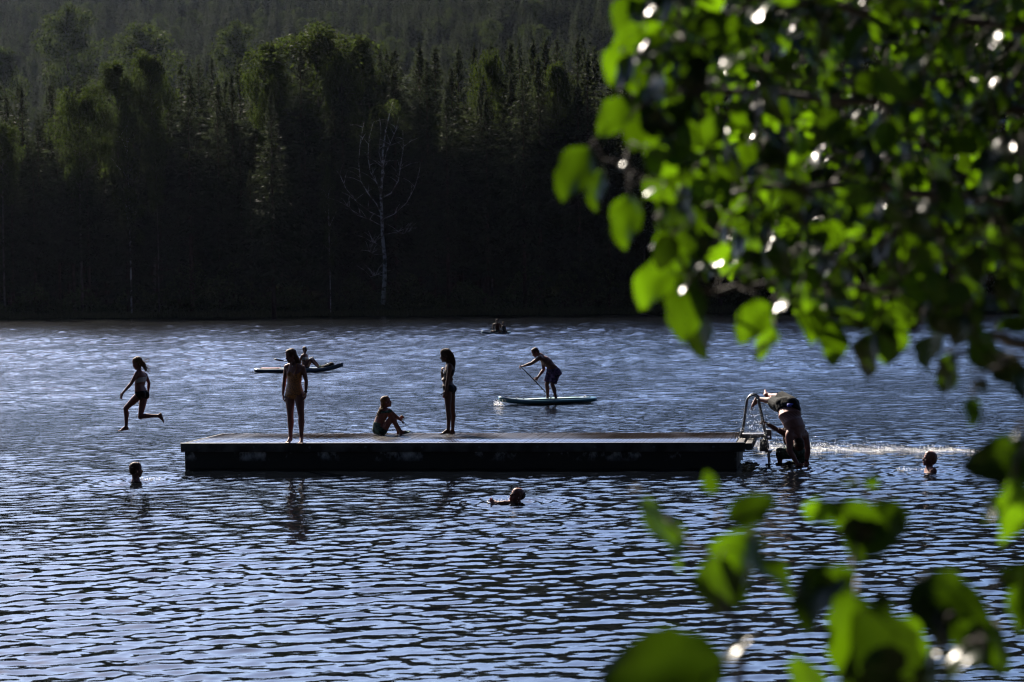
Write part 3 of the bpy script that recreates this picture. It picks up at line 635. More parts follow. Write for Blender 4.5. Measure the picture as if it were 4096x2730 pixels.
def hand(mb, wr, d, n, u, curl=.35, thumb=1, spread=.10):
    d = nrm(d); n = nrm(np.asarray(n, float) - d * (np.asarray(n, float) @ d)); w = np.cross(d, n)
    mb.loft([(wr + d * t * u, w, n, a * u, b_ * u) for t, a, b_ in ((-.005, .024, .018), (.02, .032, .016), (.05, .040, .015), (.085, .041, .012))], 12)
    for i_, L in enumerate((.066, .074, .070, .055)):
        o = (i_ - 1.5); b0 = wr + (d * (.082 - .004 * abs(o)) + w * o * .0205) * u; dd = nrm(d + w * o * spread)
        p = b0; pts = [p]; ang = curl
        for sL in (.45, .32, .25):
            dr = nrm(dd * math.cos(ang) + n * math.sin(ang)); p = p + dr * L * sL * u; pts.append(p); ang += curl * .9
        mb.chain(pts, [.0092 * u, .0085 * u, .008 * u, .007 * u], 8)
    b0 = wr + (d * .022 + w * thumb * -.032) * u; p1 = b0 + (d * .030 - w * thumb * .026 + n * .012) * u; p2 = p1 + (d * .030 - w * thumb * .010 + n * .010) * u
    mb.chain([b0, p1, p2], [.013 * u, .0105 * u, .009 * u], 8)
def foot(mb, an, kn, toe, u, down=None):
    sh = nrm(an - kn) if down is None else nrm(down); t = nrm(toe - an); t = nrm(t - sh * min(0.9, t @ sh) * .75); sd_ = np.cross(t, sh)
    he = an + sh * .042 * u - t * .028 * u; ball = an + sh * .055 * u + t * .115 * u
    mb.cap(an, .034 * u, he, .030 * u); mb.cap(an + t * .01 * u, .034 * u, ball - sh * .006 * u, .020 * u); mb.cap(he, .029 * u, ball + sd_ * .018 * u, .021 * u); mb.cap(he, .027 * u, ball - sd_ * .020 * u, .019 * u)
    for i_, (L, r0) in enumerate(((.052, .0135), (.050, .0105), (.045, .0098), (.040, .009), (.033, .0085))):
        b0 = ball + sd_ * (.030 - .0165 * i_) * u; mb.cap(b0 - t * .01 * u, r0 * u * 1.1, b0 + t * L * u + sh * .004 * u, r0 * u, 8)
class Person:
    """joints are read off an enlarged crop of the photograph (zx,zy) plus a depth in metres; side A is the picture's left"""
    def __init__(s, x0, y0, sc, D, u=1.0, sex='f', skin=M_SKIN, head_k=None):
        s.z = (x0, y0, sc); s.D = D; s.u = u; s.sex = sex; s.skin = skin; s.k = head_k or u; s.mb = MB(); s.arms = []; s.legs = []
    def p(s, x, y, dd=0.0): return P(s.z[0] + x / s.z[2], s.z[1] + y / s.z[2], s.D + dd)
    def pair(s, a, b_, w, dd=0.0, near='A'):
        A = s.p(*a, dd); B = s.p(*b_, dd); dx = np.linalg.norm(A - B); q = math.sqrt(max(0, w * w - dx * dx)) / 2; sg = -1 if near == 'A' else 1
        return s.p(*a, dd + sg * q), s.p(*b_, dd - sg * q), sg * q
    def torso(s, neck, chest, waist, pelvis, shA, shB, hpA, hpB, front, near='A', hnear=None, belly=0.0, sw=None, hw=None):
        u = s.u; f = s.sex == 'f'; sw = sw or (.325 if f else .365) * u; hw = hw or (.185 if f else .18) * u
        s.neck, s.chest, s.waist, s.pel = [s.p(*q) for q in (neck, chest, waist, pelvis)]
        dch = chest[2] if len(chest) > 2 else 0; dpl = pelvis[2] if len(pelvis) > 2 else 0
        s.sA, s.sB, q1 = s.pair(shA, shB, sw, dch, near); s.hA, s.hB, q2 = s.pair(hpA, hpB, hw, dpl, hnear or near)
        s.dsA, s.dsB = dch + q1, dch - q1; s.dhA, s.dhB = dpl + q2, dpl - q2
        front = nrm(front); s.front = front; up = nrm(s.neck - s.pel)
        s1 = nrm(s.sB - s.sA); s2 = nrm(s.hB - s.hA); sm = nrm(s1 + s2)
        def fr(sd_, up_): return nrm(np.cross(sd_, up_))
        nk = nrm(s.neck - s.chest); wk = nrm(s.chest - s.waist); pk = nrm(s.waist - s.pel); fs = fr(sm, up); sg = 1 if fs @ front > 0 else -1
        F = lambda sd_, ax: fr(sd_, ax) * sg
        mids = .5 * (s.sA + s.sB)
        W = ((.090, .075), (.150, .108), (.168, .115), (.128, .088), (.140, .098), (.150, .100), (.118, .075), (.052, .050)) if f else ((.095, .085), (.152, .108), (.158, .115), (.148, .105), (.165, .118), (.178, .115), (.140, .085), (.062, .060))
        b_ = belly
        st = [(s.pel - pk * .085 * u, s2, F(s2, pk), W[0][0] * u, W[0][1] * u), (s.pel - pk * .01 * u, s2, F(s2, pk), W[1][0] * u, W[1][1] * u), (s.pel + pk * .07 * u, s2, F(s2, pk), W[2][0] * u * .97, W[2][1] * u * .93),
              (s.waist, nrm(s1 + s2), F(sm, wk + pk), (W[3][0] + b_) * u, (W[3][1] + b_) * u), (.5 * (s.waist + s.chest), s1, F(s1, wk), (W[4][0] + b_ * .6) * u, (W[4][1] + b_ * .5) * u),
              (s.chest, s1, F(s1, wk + nk), W[5][0] * u, W[5][1] * u), (.55 * mids + .45 * s.neck - nk * .02 * u, s1, F(s1, nk), W[6][0] * u, W[6][1] * u), (s.neck - nk * .015 * u, s1, F(s1, nk), W[7][0] * u * 1.25, W[7][1] * u * 1.1), (s.neck + nk * .03 * u, s1, F(s1, nk), W[7][0] * u * .8, W[7][1] * u * .85)]
        s.mb.loft(st, 20, 2.2)
        fc = F(s1, wk); s.fc = fc; fp = F(s2, pk); s.fp = fp
        for q, hp in ((-1, s.hA), (1, s.hB)):          # seat of the hips
            s.mb.ell(hp * .8 + s.pel * .2 - fp * .055 * u + pk * .01 * u, (s2, fp, pk), (.080 * u, .078 * u, .085 * u))
        for sh, q in ((s.sA, -1), (s.sB, 1)):
            s.mb.cap(sh, (.050 if f else .060) * u, .6 * s.neck + .4 * sh + nk * .0, (.038 if f else .046) * u)
            s.mb.cap(sh - nk * .02, (.046 if f else .056) * u, s.chest + s1 * q * .08 * u, .07 * u)
        s.up, s.s1, s.s2, s.pk = up, s1, s2, pk; return s
    def bust(s, r=.058, sep=.075, dn=.02):
        for q in (-1, 1): s.mb.ell(s.chest + s.s1 * q * sep * s.u + s.fc * .070 * s.u - s.up * dn * s.u, (s.s1, s.fc, s.up), (r * s.u, r * .85 * s.u, r * s.u))
    def head(s, c, f, up, nape=.03):
        s.hc = s.p(*c); ax = head_shapes(s.mb, s.hc, f, up, s.k); s.hax = ax
        s.mb.cap(s.neck, (.050 if s.sex == 'f' else .058) * s.u, s.hc - ax[2] * .055 * s.k - ax[1] * .022 * s.k, (.045 if s.sex == 'f' else .053) * s.k); return s
    def arm(s, side, el, wr, tip, n=(0, -1, 0), curl=.35, thumb=1, thick=1.0, spread=.10):
        u = s.u; sh, d0 = (s.sA, s.dsA) if side == 'A' else (s.sB, s.dsB); m = (1.0 if s.sex == 'f' else 1.2) * thick
        d1 = d0 + el[2]; E = s.p(el[0], el[1], d1); d2 = d1 + wr[2]; Wp = s.p(wr[0], wr[1], d2); T = s.p(tip[0], tip[1], d2 + tip[2])
        s.mb.chain([sh, sh * .55 + E * .45, E], [.050 * u * m, .043 * u * m, .034 * u * m]); s.mb.chain([E, E * .7 + Wp * .3, E * .25 + Wp * .75, Wp], [.034 * u * m, .037 * u * m, .026 * u * m, .0225 * u * m])
        hand(s.mb, Wp, T - Wp, n, u * 1.02 * (1 if s.sex == 'f' else 1.08), curl, thumb, spread); s.arms.append((sh, E, Wp, T)); return s
    def leg(s, side, kn, an, toe, foot_on=True, down=None, thick=1.0):
        u = s.u; hp, d0 = (s.hA, s.dhA) if side == 'A' else (s.hB, s.dhB); f = s.sex == 'f'; m = (1.0 if f else 1.02) * thick
        d1 = d0 + kn[2]; K = s.p(kn[0], kn[1], d1); d2 = d1 + an[2]; A_ = s.p(an[0], an[1], d2); T = s.p(toe[0], toe[1], d2 + toe[2])
        s.mb.chain([hp, hp * .62 + K * .38, hp * .22 + K * .78, K], [.086 * u * m, .080 * u * m, .060 * u * m, .053 * u * m])
        th = nrm(K - hp); sh = nrm(A_ - K); bk = -nrm(np.cross(np.cross(sh, nrm(T - A_)), sh)) if np.linalg.norm(T - A_) > .01 else -s.fp
        s.mb.chain([K, K * .70 + A_ * .30 + bk * .014 * u, K * .42 + A_ * .58 + bk * .008 * u, A_], [.050 * u * m, .0565 * u * m, .042 * u * m, .033 * u])
        if foot_on: foot(s.mb, A_, K, T, u, down)
        s.legs.append((hp, K, A_)); return s
    def finish(s, label, base, voxel=.007, it=2, group=None):
        V, Q, N = fuse(s.mb, voxel, it); s.V, s.Q, s.N = V, Q, N; s.org = np.asarray(base, float)
        s.o = mesh_np('person', V, Q, s.skin, True, None, tuple(s.org)); tag(s.o, label, 'person', group); return s
    def coords(s):
        X = s.V; hh = (X - s.pel) @ s.up; sd_ = (X - (s.pel + hh[:, None] * s.up)) @ s.s1; fr = (X - s.pel) @ s.fc
        arm = np.zeros(len(X), bool)
        for sh, E, Wp, T in s.arms:
            t, d, L = seg_t(X, sh, E); arm |= (d < .062 * s.u) & (t > .03 * s.u)
            t, d, L = seg_t(X, E, T); arm |= d < .058 * s.u
        return hh, sd_, fr, arm
    def thigh(s):
        out = np.full(len(s.V), -9.0)
        for hp, K, A_ in s.legs:
            t, d, L = seg_t(s.V, hp, K); t2, d2, L2 = seg_t(s.V, K, A_); t = np.where(d < .12 * s.u, t, -9); t = np.where(d2 < .08 * s.u, 9, t); out = np.maximum(out, t)
        return out / s.u
    def cloth(s, name, m, keep, off=.004, label=None):
        kf = keep[s.Q].all(1); q = s.Q[kf]; idx = np.unique(q)
        if not len(idx): print('empty cloth', name); return None
        mp = np.zeros(len(s.V), int); mp[idx] = np.arange(len(idx)); o = mesh_np(name, s.V[idx] + s.N[idx] * off, mp[q], m, True, s.o, s.org); o.location = (0, 0, 0)
        if label: o['label'] = label
        so_ = o.modifiers.new('thick', 'SOLIDIFY'); so_.thickness = .003; so_.offset = 0; return o
    def child(s, name, mb, m, voxel=None, it=1, label=None, jit=0.0):
        if voxel:
            V, F_, N = fuse(mb, voxel, it)
            if jit: V = V + N * (np.random.default_rng(1).normal(size=(len(V), 1)) * jit)
        else: V, F_ = mb.data()
        o = mesh_np(name, V, F_, m, True, s.o, s.org); o.location = (0, 0, 0)
        if label: o['label'] = label
        return o
    def hs(s, a, b_, d): return s.hc + (s.hax[0] * a + s.hax[1] * b_ + s.hax[2] * d) * s.k
    def cap_hair(s, m, extra=None, thick=0.006, low=-.03, strands=None, label=None, jit=.0015, front=.055):
        mb = MB(); A = s.hax; k = s.k; t = thick
        mb.ell(s.hs(0, -.018, .044), A, ((.076 + t) * k, (.090 + t) * k, (.080 + t) * k)); mb.ell(s.hs(0, -.045, .0), A, ((.066 + t) * k, (.062 + t) * k, (.070 + t) * k))
        mb.ell(s.hs(0, front - .03, .075), A, ((.050 + t) * k, (.048 + t) * k, (.042 + t) * k))
        if extra: extra(mb)
        o = s.child('hair', mb, m, .007, 1, label, jit)
        if strands:
            sm = MB(); strands(sm); V, Fl = sm.data(); st = mesh_np('hair_strand', V, Fl, m, True, o); st.location = -s.org
        return o
    def eyes(s):
        for q in (-1, 1): s.child('eye', MB().ell(s.hs(q * .031, .083, .002), s.hax, (.012 * s.k, .008 * s.k, .007 * s.k), 8, 5), M_EYE)

def wisp(sm, rnd, p0, p1, n, j0, j1, r=.0022, bend=.03):
    for _ in range(n):
        a = p0 + np.array([rnd.gauss(0, j0) for _ in range(3)]); b_ = p1 + np.array([rnd.gauss(0, j1) for _ in range(3)]); m = (a + b_) / 2 + np.array([rnd.gauss(0, bend) for _ in range(3)])
        sm.tube([a, .5 * a + .5 * m - .0 * a, m, .5 * m + .5 * b_, b_], [r, r, r * .8, r * .6, r * .3], 4)
rn = random.Random(8)

# 1. girl leaping off the left end of the dock
p = Person(400, 1350, 3.92, 36.1, .84, 'f', M_SKIN, .93)
p.torso((612, 520, -.02), (640, 610, 0), (622, 760, .0), (650, 890, 0), (578, 572), (706, 590), (618, 905), (690, 915), (-.82, .57, 0), 'A', 'A')
p.head((588, 408, -.02), (-1, .15, -.28), (-.22, 0, 1))
p.arm('A', (490, 725, -.06), (362, 868, -.05), (322, 950, .0), (.6, .6, 0), .25, 1)
p.arm('B', (768, 712, .05), (755, 865, -.02), (764, 955, -.02), (-.8, .3, 0), .3, 1)
p.leg('A', (402, 1115, .10), (412, 1405, .02), (265, 1478, -.02))
p.legs_near = p.leg('B', (632, 1250, -.10), (925, 1232, .0), (1000, 1372, -.02), down=(1, 0, .25))
p.hA, p.hB = p.hA, p.hB
p.finish('girl in a pale bikini top leaping from the left end of the dock', p.p(420, 1500))
hh, sd_, fr_, arm = p.coords(); tg = p.thigh(); L = np.linalg.norm(p.neck - p.pel)
p.cloth('bikini_top', M_WHITE, (hh > L * .50) & (hh < L * .72) & ~arm)
p.cloth('bikini_briefs', M_BLACK, (hh > -.14) & (hh < L * .14) & (tg < .075 - .5 * np.maximum(0, np.abs(sd_) - .05)) & ~arm)
def ex(mb):
    mb.chain([p.hs(0, -.06, .01), p.hs(.0, -.105, -.05), p.hs(0, -.12, -.12), p.hs(0, -.12, -.19)], [.05, .045, .03, .015])
def stg(sm):
    wisp(sm, rn, p.hs(0, -.08, .0), p.hs(0, -.17, -.22), 30, .02, .02, .003); wisp(sm, rn, p.hs(0, -.09, .01), p.hs(0, -.24, .01), 22, .02, .03, .0016, .02); wisp(sm, rn, p.hs(0, -.05, .06), p.hs(0, -.19, .07), 14, .02, .03, .0014, .02)
    wisp(sm, rn, p.hs(0, -.12, -.05), p.hs(0, -.25, -.13), 3, .005, .005, .003, .01)
p.cap_hair(M_HAIR_BLOND, ex, strands=stg); p.eyes(); girl1 = p

# 2. woman in the orange swimsuit
p = Person(980, 1350, 2.852, depth(1180, 1772, DZ) + .02, 1.0, 'f')
p.torso((545, 302, 0), (568, 405, 0), (562, 520, 0), (563, 645, 0), (476, 338), (660, 348), (513, 655), (618, 655), (0, -1, 0), 'B', 'B', sw=.33, hw=.185)
p.bust(.055, .07, .02); p.head((524, 212, .0), (-.86, -.45, -.22), (-.15, -.1, 1))
p.arm('A', (449, 500, .03), (433, 650, -.05), (440, 748, -.02), (.9, .2, 0), .35, -1)
p.arm('B', (699, 500, .03), (693, 628, -.06), (684, 745, -.02), (-.9, .2, 0), .35, 1)
p.leg('A', (518, 895, -.03), (518, 1145, .04), (475, 1205, -.16), thick=1.06); p.leg('B', (642, 895, -.03), (644, 1150, .04), (634, 1212, -.17), thick=1.06)
p.finish('woman in an orange speckled one-piece swimsuit standing at the front edge of the dock', p.p(575, 1205))
hh, sd_, fr_, arm = p.coords(); tg = p.thigh(); L = np.linalg.norm(p.neck - p.pel)
top = L * .70 - np.where(fr_ > 0, .0, .10) + .03 * np.cos(sd_ * 30)
suit = (hh > -.2) & (hh < top) & (tg < .085 - .75 * np.maximum(0, np.abs(sd_) - .05)) & ~arm
p.cloth('swimsuit', M_ORANGE, suit)
p.cloth('shoulder_strap', M_ORANGE, (hh > L * .66) & (np.abs(np.abs(sd_) - .098) < .009) & (np.linalg.norm(p.V - p.hc, axis=1) > .13))
def ex(mb):
    mb.chain([p.hs(0, -.05, .0), p.hs(-.01, -.08, -.08), p.hs(.0, -.10, -.15)], [.065, .06, .045]); mb.chain([p.p(545, 285, .06), p.p(590, 290, .06), p.p(618, 290, .05)], [.05, .045, .02])
p.cap_hair(M_HAIR_BROWN, ex, strands=lambda sm: (wisp(sm, rn, p.p(585, 265, .03), p.p(640, 292, .0), 26, .02, .016, .003, .01), wisp(sm, rn, p.p(560, 280, -.05), p.p(545, 320, -.07), 8, .015, .01, .003, .01)), thick=.010)
p.eyes(); W_, T_ = p.arms[1][2], p.arms[1][3]; d = nrm(T_ - W_)
wt = p.child('wristwatch', MB().tube([W_ - d * .025, W_ - d * .002], .031, 14), M_BLACK)
p.child('necklace', MB().ell(p.p(540, 330, -.10), (dE, dG, UP), (.008, .005, .012), 8, 5), M_STRIP)

# 3. girl sitting on the deck hugging her knees
p = Person(1400, 1350, 2.852, depth(1520, 1739, DZ) - .05, .86, 'f', M_SKIN, .93)
p.torso((398, 815, .05), (372, 885, .0), (322, 985, 0), (332, 1058, 0), (352, 848), (455, 842), (318, 1062), (378, 1068), (.85, .45, .25), 'B', 'B', sw=.28, hw=.17)
p.head((412, 738, .03), (1, -.05, .22), (-.2, 0, 1))
p.arm('B', (530, 905, .06), (582, 950, .0), (655, 1000, .0), (0, 0, -1), .1, 1); p.arm('A', (500, 915, .04), (566, 925, -.10), (598, 908, -.02), (.3, -.9, 0), .6, -1)
p.leg('B', (478, 905, -.02), (585, 1078, .02), (690, 1095, -.02)); p.leg('A', (505, 925, .10), (552, 1080, .02), (610, 1100, .02))
p.finish('girl in a dark floral swimsuit sitting on the dock with her arms round her knees', p.p(400, 1108))
hh, sd_, fr_, arm = p.coords(); tg = p.thigh(); L = np.linalg.norm(p.neck - p.pel)
p.cloth('swimsuit', M_FLORAL, (((hh < L * .30) & (hh > -.3)) | ((fr_ > -.02) & (hh < L * .85)) | (np.abs(hh - L * .72 - .35 * sd_) < .03)) & (tg < .06) & ~arm)
p.cap_hair(M_HAIR_BLOND, lambda mb: mb.chain([p.hs(0, -.06, .0), p.hs(0, -.09, -.07), p.p(352, 820, -.02), p.p(318, 870, -.08)], [.05, .04, .03, .02]),
           strands=lambda sm: wisp(sm, rn, p.p(350, 815, -.05), p.p(300, 930, -.12), 26, .02, .02, .003, .012)); p.eyes()

# 4. girl with long curly hair
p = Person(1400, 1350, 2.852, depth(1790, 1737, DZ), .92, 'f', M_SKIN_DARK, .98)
p.torso((1122, 298, 0), (1138, 375, 0), (1110, 480, 0), (1128, 590, 0), (1122, 330), (1140, 330), (1116, 605), (1150, 600), (-1, .12, 0), 'B', 'A', sw=.29, hw=.16)
p.head((1090, 212, 0), (-1, -.05, -.12), (-.1, 0, 1))
p.dsA, p.dsB = p.dsA, p.dsB
p.arm('B', (1116, 478, -.02), (1092, 618, .0), (1072, 715, -.01), (-.4, 1, 0), .4, 1); p.arm('A', (1062, 462, .0), (1046, 398, -.06), (1050, 345, -.02), (1, 0, 0), 1.0, 1)
p.leg('A', (1120, 830, -.02), (1122, 1058, .0), (1010, 1100, -.02)); p.leg('B', (1170, 825, .03), (1170, 1062, .0), (1105, 1095, .04))
p.finish('girl with long curly hair in a dark bikini standing sideways on the dock', p.p(1130, 1105))
hh, sd_, fr_, arm = p.coords(); tg = p.thigh(); L = np.linalg.norm(p.neck - p.pel)
p.cloth('bikini_top', M_NAVY, (hh > L * .56) & (hh < L * .76) & ~arm); p.cloth('bikini_briefs', M_NAVY, (hh > -.16) & (hh < L * .16) & (tg < .075 - .5 * np.maximum(0, np.abs(sd_) - .05)) & ~arm)
def curls(sm):
    for _ in range(170):
        a = rn.uniform(0, 1); c0 = p.hs(rn.gauss(0, .045), -.02 - .09 * a + rn.gauss(0, .02), .09 - .36 * a); pts = []
        ph = rn.uniform(0, 6)
        for i_ in range(7): pts.append(c0 + np.array([math.sin(ph + i_ * 1.6) * .012, math.cos(ph + i_ * 1.6) * .012, -.014 * i_]))
        sm.tube(pts, .004, 4)
p.cap_hair(M_HAIR_DARK, lambda mb: mb.chain([p.hs(0, -.03, .05), p.hs(0, -.08, -.02), p.hs(0, -.115, -.12), p.hs(0, -.12, -.20), p.hs(0, -.125, -.27)], [.085, .082, .062, .045, .022]), thick=.018, strands=curls, jit=.004); p.eyes()

# boards -------------------------------------------------------------------
def board(name, label, nose, tail, width, thick, m_side, m_top, rock=.10, z=.0, pad=None, lean=0):
    a, b_ = np.asarray(nose, float), np.asarray(tail, float); d = (b_ - a) * [1, 1, 0]; L = np.linalg.norm(d); d = nrm(d); w = np.array([-d[1], d[0], 0.])
    r = empty(name, tuple((a + b_) / 2)); O = np.array(r.location)
    def prof(t): return width / 2 * (max(1e-3, math.sin(math.pi * min(.5, .035 + t * .80))) ** .75) * (1 if t < .72 else math.cos((t - .72) / .28 * 1.0) ** .5)
    R = []; T = []
    for t in np.linspace(0, 1, 34):
        hw = prof(t); zc = z + rock * max(0, (.32 - t) / .32) ** 2 + .02 * max(0, (t - .85) / .15) ** 2; c = a + d * L * t; c[2] = zc; th = np.arange(20) * 2 * math.pi / 20
        cx = np.sign(np.cos(th)) * np.abs(np.cos(th)) ** (.45); cy = np.sign(np.sin(th)) * np.abs(np.sin(th)) ** .8
        R.append(c + (cx * hw)[:, None] * w + (cy * thick / 2)[:, None] * UP); T.append((c + UP * thick / 2, hw))
    MB().rings(R).build('hull', m_side, r, smooth=True).location = -O
    def deckpart(nm, m, t0, t1, fr_, h=.006):
        R2 = []
        for c, hw in T[int(t0 * 33):int(t1 * 33) + 1]: R2.append([c - w * hw * fr_ + UP * -.004, c + w * hw * fr_ + UP * -.004, c + w * hw * fr_ + UP * h, c - w * hw * fr_ + UP * h])
        MB().rings(R2).build(nm, m, r, smooth=False).location = -O
    deckpart('top_sheet', m_top, .05, .96, .78, .004)
    if pad: deckpart('grip_pad', pad[0], pad[1], pad[2], .70, .012)
    tag(r, label, 'paddle board'); return r, d, w, O, T
# 5. standing paddler
nB = on_plane(1900 + 322 / 3.337, 1230 + 1310 / 3.337); tB = on_plane(1900 + 1578 / 3.337, 1230 + 1268 / 3.337)
bd, d_, w_, O_, T_ = board('paddle_board', 'teal and white paddle board under the standing paddler', nB, tB, .80, .13, M_BOARD_B, M_BOARD_W, .10, .075, (M_PAD, .36, .86))
for t_, s_ in ((4, 1), (7, -1)):
    c = T_[t_][0]; mbx = MB().tube([c - d_ * .1, c + UP * .04 - d_ * .05, c + UP * .05 + d_ * .04, c + UP * .0 + d_ * .14], .009, 6); mbx.build('strap', M_CARBON, bd, smooth=True).location = -O_
c = T_[31][0]; MB().tube([c - d_ * .12, c + UP * .05, c + d_ * .1], .010, 6).build('strap', M_CARBON, bd, smooth=True).location = -O_
Dm = float(((nB + tB) / 2 - CP) @ Fv) - .1
p = Person(1900, 1230, 3.337, Dm, 1.06, 'm', M_SKIN, 1.04)
p.torso((880, 640, .0), (935, 705, 0), (1020, 790, 0), (1062, 868, 0), (868, 672), (905, 690), (1010, 880), (1082, 882), (-.7, -.1, -.7), 'A', 'B', belly=.015, sw=.36, hw=.18)
p.head((806, 604, -.02), (-.88, -.25, -.5), (-.5, 0, .9))
p.arm('A', (752, 752, -.05), (645, 786, -.03), (598, 790, .0), (-.2, .2, -1), 1.1, 1); p.arm('B', (918, 832, .02), (842, 932, -.1), (812, 975, .0), (-.7, .5, -.3), 1.1, 1)
p.leg('A', (958, 1030, -.02), (970, 1222, .05), (885, 1266, -.03)); p.leg('B', (1032, 1030, -.06), (1085, 1232, .05), (1036, 1272, -.08))
p.finish('bare-chested man in sunglasses bending forward as he paddles his board standing', p.p(1000, 1268), .008)
def shorts(p, m, hemA, hemB, k=1.0, label=None, voxel=.009):
    mb = MB(); u = p.u; s2, fp, pk = p.s2, p.fp, p.pk
    mb.loft([(p.pel + pk * .12 * u, s2, fp, .160 * u * k, .122 * u * k), (p.pel + pk * .05 * u, s2, fp, .178 * u * k, .135 * u * k), (p.pel - pk * .05 * u, s2, fp, .172 * u * k, .135 * u * k), (p.pel - pk * .10 * u, s2, fp, .120 * u * k, .11 * u * k)], 18)
    for (hp, K, A_), hem in zip(p.legs, (hemA, hemB)):
        d = nrm(K - hp); a1 = nrm(np.cross(d, fp)); a2 = np.cross(d, a1)
        mb.loft([(hp - d * .03, a1, a2, .09 * u * k, .10 * u * k), (hp + d * .08, a1, a2, .102 * u * k, .108 * u * k), (hp + d * hem * .6, a1, a2, .098 * u * k, .104 * u * k), (hp + d * hem, a1, a2, .098 * u * k, .104 * u * k)], 16)
        mb.ell(hp - fp * .05 * u, (s2, fp, pk), (.085 * u * k, .085 * u * k, .09 * u * k))
    return p.child('shorts', mb, m, voxel, 1, label, .0012)
shorts(p, M_TRUNKS, .26, .28, 1.04); p.cap_hair(M_HAIR_BROWN, None, .007)
sg = MB(); sg.box(p.hs(0, .092, .004), (p.hax[0], p.hax[1], p.hax[2]), (.062, .006, .017)); sg.box(p.hs(.068, .03, .006), p.hax, (.003, .06, .005)); sg.box(p.hs(-.068, .03, .006), p.hax, (.003, .06, .005)); p.child('sunglasses', sg, M_LENS)
pa = p.arms; h1 = pa[0][2] * .25 + pa[0][3] * .75; h2 = pa[1][2] * .2 + pa[1][3] * .8; 
e2 = p.p(1055, 1250, .25); dv = nrm(e2 - h1)
padl = empty('paddle', tuple(h1)); 
MB().tube([h1 - dv * .03, e2, e2 + dv * .12], .0145, 8).build('shaft', M_CARBON, padl, smooth=True).location = -h1
MB().tube([h1 - dv * .03 - w_ * .05, h1 - dv * .03 + w_ * .05], .016, 8).build('handle', M_CARBON, padl, smooth=True).location = -h1
sdv = nrm(np.cross(dv, [0, 1, 0])); MB().loft([(e2 + dv * (.12 + q * .42), sdv, np.cross(dv, sdv), w0, .008) for q, w0 in ((0, .015), (.2, .07), (.6, .10), (.9, .09), (1, .06))], 12).build('blade', M_CARBON, padl, smooth=True).location = -h1
tag(padl, 'black paddle held by the standing paddler, its blade beside the board', 'paddle')

# 6. woman sitting on the long navy board
nB = on_plane(980 + 128 / 2.852, 1350 + 404 / 2.852); tB = on_plane(980 + 1120 / 2.852, 1350 + 396 / 2.852)
D6 = float(((nB + tB) / 2 - CP) @ Fv)
bd, d_, w_, O_, T_ = board('paddle_board', 'long navy paddle board carrying the sitting woman and a dark bag', tB, nB, .82, .17, M_BOARD_N, M_BOARD_W, .22, .08, (M_RED, .74, .95))
p = Person(980, 1350, 2.852, D6, .98, 'f', M_SKIN, 1.0)
p.torso((682, 188, 0), (678, 235, 0), (682, 285, 0), (690, 335, 0), (650, 212), (705, 208), (675, 338), (708, 338), (.7, -.6, .1), 'A', 'A', sw=.31, hw=.18)
p.bust(.05, .07, .02); p.head((683, 143, 0), (.65, -.75, 0), (-.05, 0, 1))
p.arm('A', (627, 262, .05), (640, 318, .1), (665, 335, .0), (0, 0, -1), .2, 1); p.arm('B', (712, 262, .08), (700, 315, .05), (690, 338, 0), (0, 0, -1), .2, 1)
p.leg('A', (748, 250, -.05), (838, 348, .0), (895, 360, -.02)); p.leg('B', (768, 240, .0), (860, 345, .02), (905, 352, .0))
p.finish('woman in sunglasses and a pale top sitting back on the navy paddle board', p.p(690, 352), .009)
hh, sd_, fr_, arm = p.coords(); tg = p.thigh(); L = np.linalg.norm(p.neck - p.pel)
p.cloth('bikini_top', M_WHITE, (hh > L * .52) & (hh < L * .76) & ~arm); p.cloth('bikini_briefs', M_NAVY, (hh > -.2) & (hh < L * .2) & (tg < .06) & ~arm)
p.cap_hair(M_HAIR_BLOND, lambda mb: mb.ell(p.hs(0, -.10, .06), p.hax, (.03, .03, .03)), .006)
sg = MB(); sg.box(p.hs(0, .092, .004), p.hax, (.062, .006, .017)); p.child('sunglasses', sg, M_LENS)
bag = MB(); cb = p.p(960, 335, .05); bag.ell(cb, (d_, w_, UP), (.24, .20, .12)); bag.ell(p.p(985, 318, .05), (d_, w_, UP), (.13, .15, .12)); bag.ell(p.p(895, 340, .05), (d_, w_, UP), (.13, .14, .08))
V, F_, N_ = fuse(bag, .02, 2); r_b = mesh_np('bag', V + N_ * np.random.default_rng(2).normal(size=(len(V), 1)) * .004, F_, M_BLACK, True, None, tuple(cb)); tag(r_b, 'dark bundled bag on the raised nose of the navy board', 'bag')
cb_ = cb; st = MB().tube([p.p(930, 322, .0), p.p(935, 300, -.02), p.p(950, 306, -.04), p.p(965, 325, -.05)], .012, 6); o = st.build('strap', M_BOARD_W, r_b, smooth=True); o.location = -cb
gt = MB()
for _ in range(9): a = p.p(rn.uniform(845, 900), rn.uniform(325, 345), .0); gt.ell(a, (d_, w_, UP), (rn.uniform(.02, .05), .03, rn.uniform(.02, .04)), 8, 5)
V, F_, N_ = fuse(gt, .012, 1); tag(mesh_np('towel', V, F_, mat('green_cloth', (.03, .16, .05), .8), True, None, tuple(p.p(870, 345))), 'small crumpled green cloth at the feet of the sitting woman', 'towel')
h1 = p.p(640, 318, -.25); e2 = p.p(480, 277, -.25)
padl = empty('paddle', tuple(h1)); e1 = p.p(800, 372, -.25)
MB().tube([p.p(660, 325, -.25), e2, p.p(445, 270, -.25)], .016, 8).build('shaft', M_CARBON, padl, smooth=True).location = -h1
dv = nrm(p.p(355, 255, -.25) - p.p(450, 271, -.25)); MB().loft([(p.p(450, 271, -.25) + dv * q * .40, UP, np.cross(dv, UP), w0, .018) for q, w0 in ((0, .016), (.25, .032), (.7, .038), (1, .02))], 10).build('blade', M_CARBON, padl, smooth=True).location = -h1
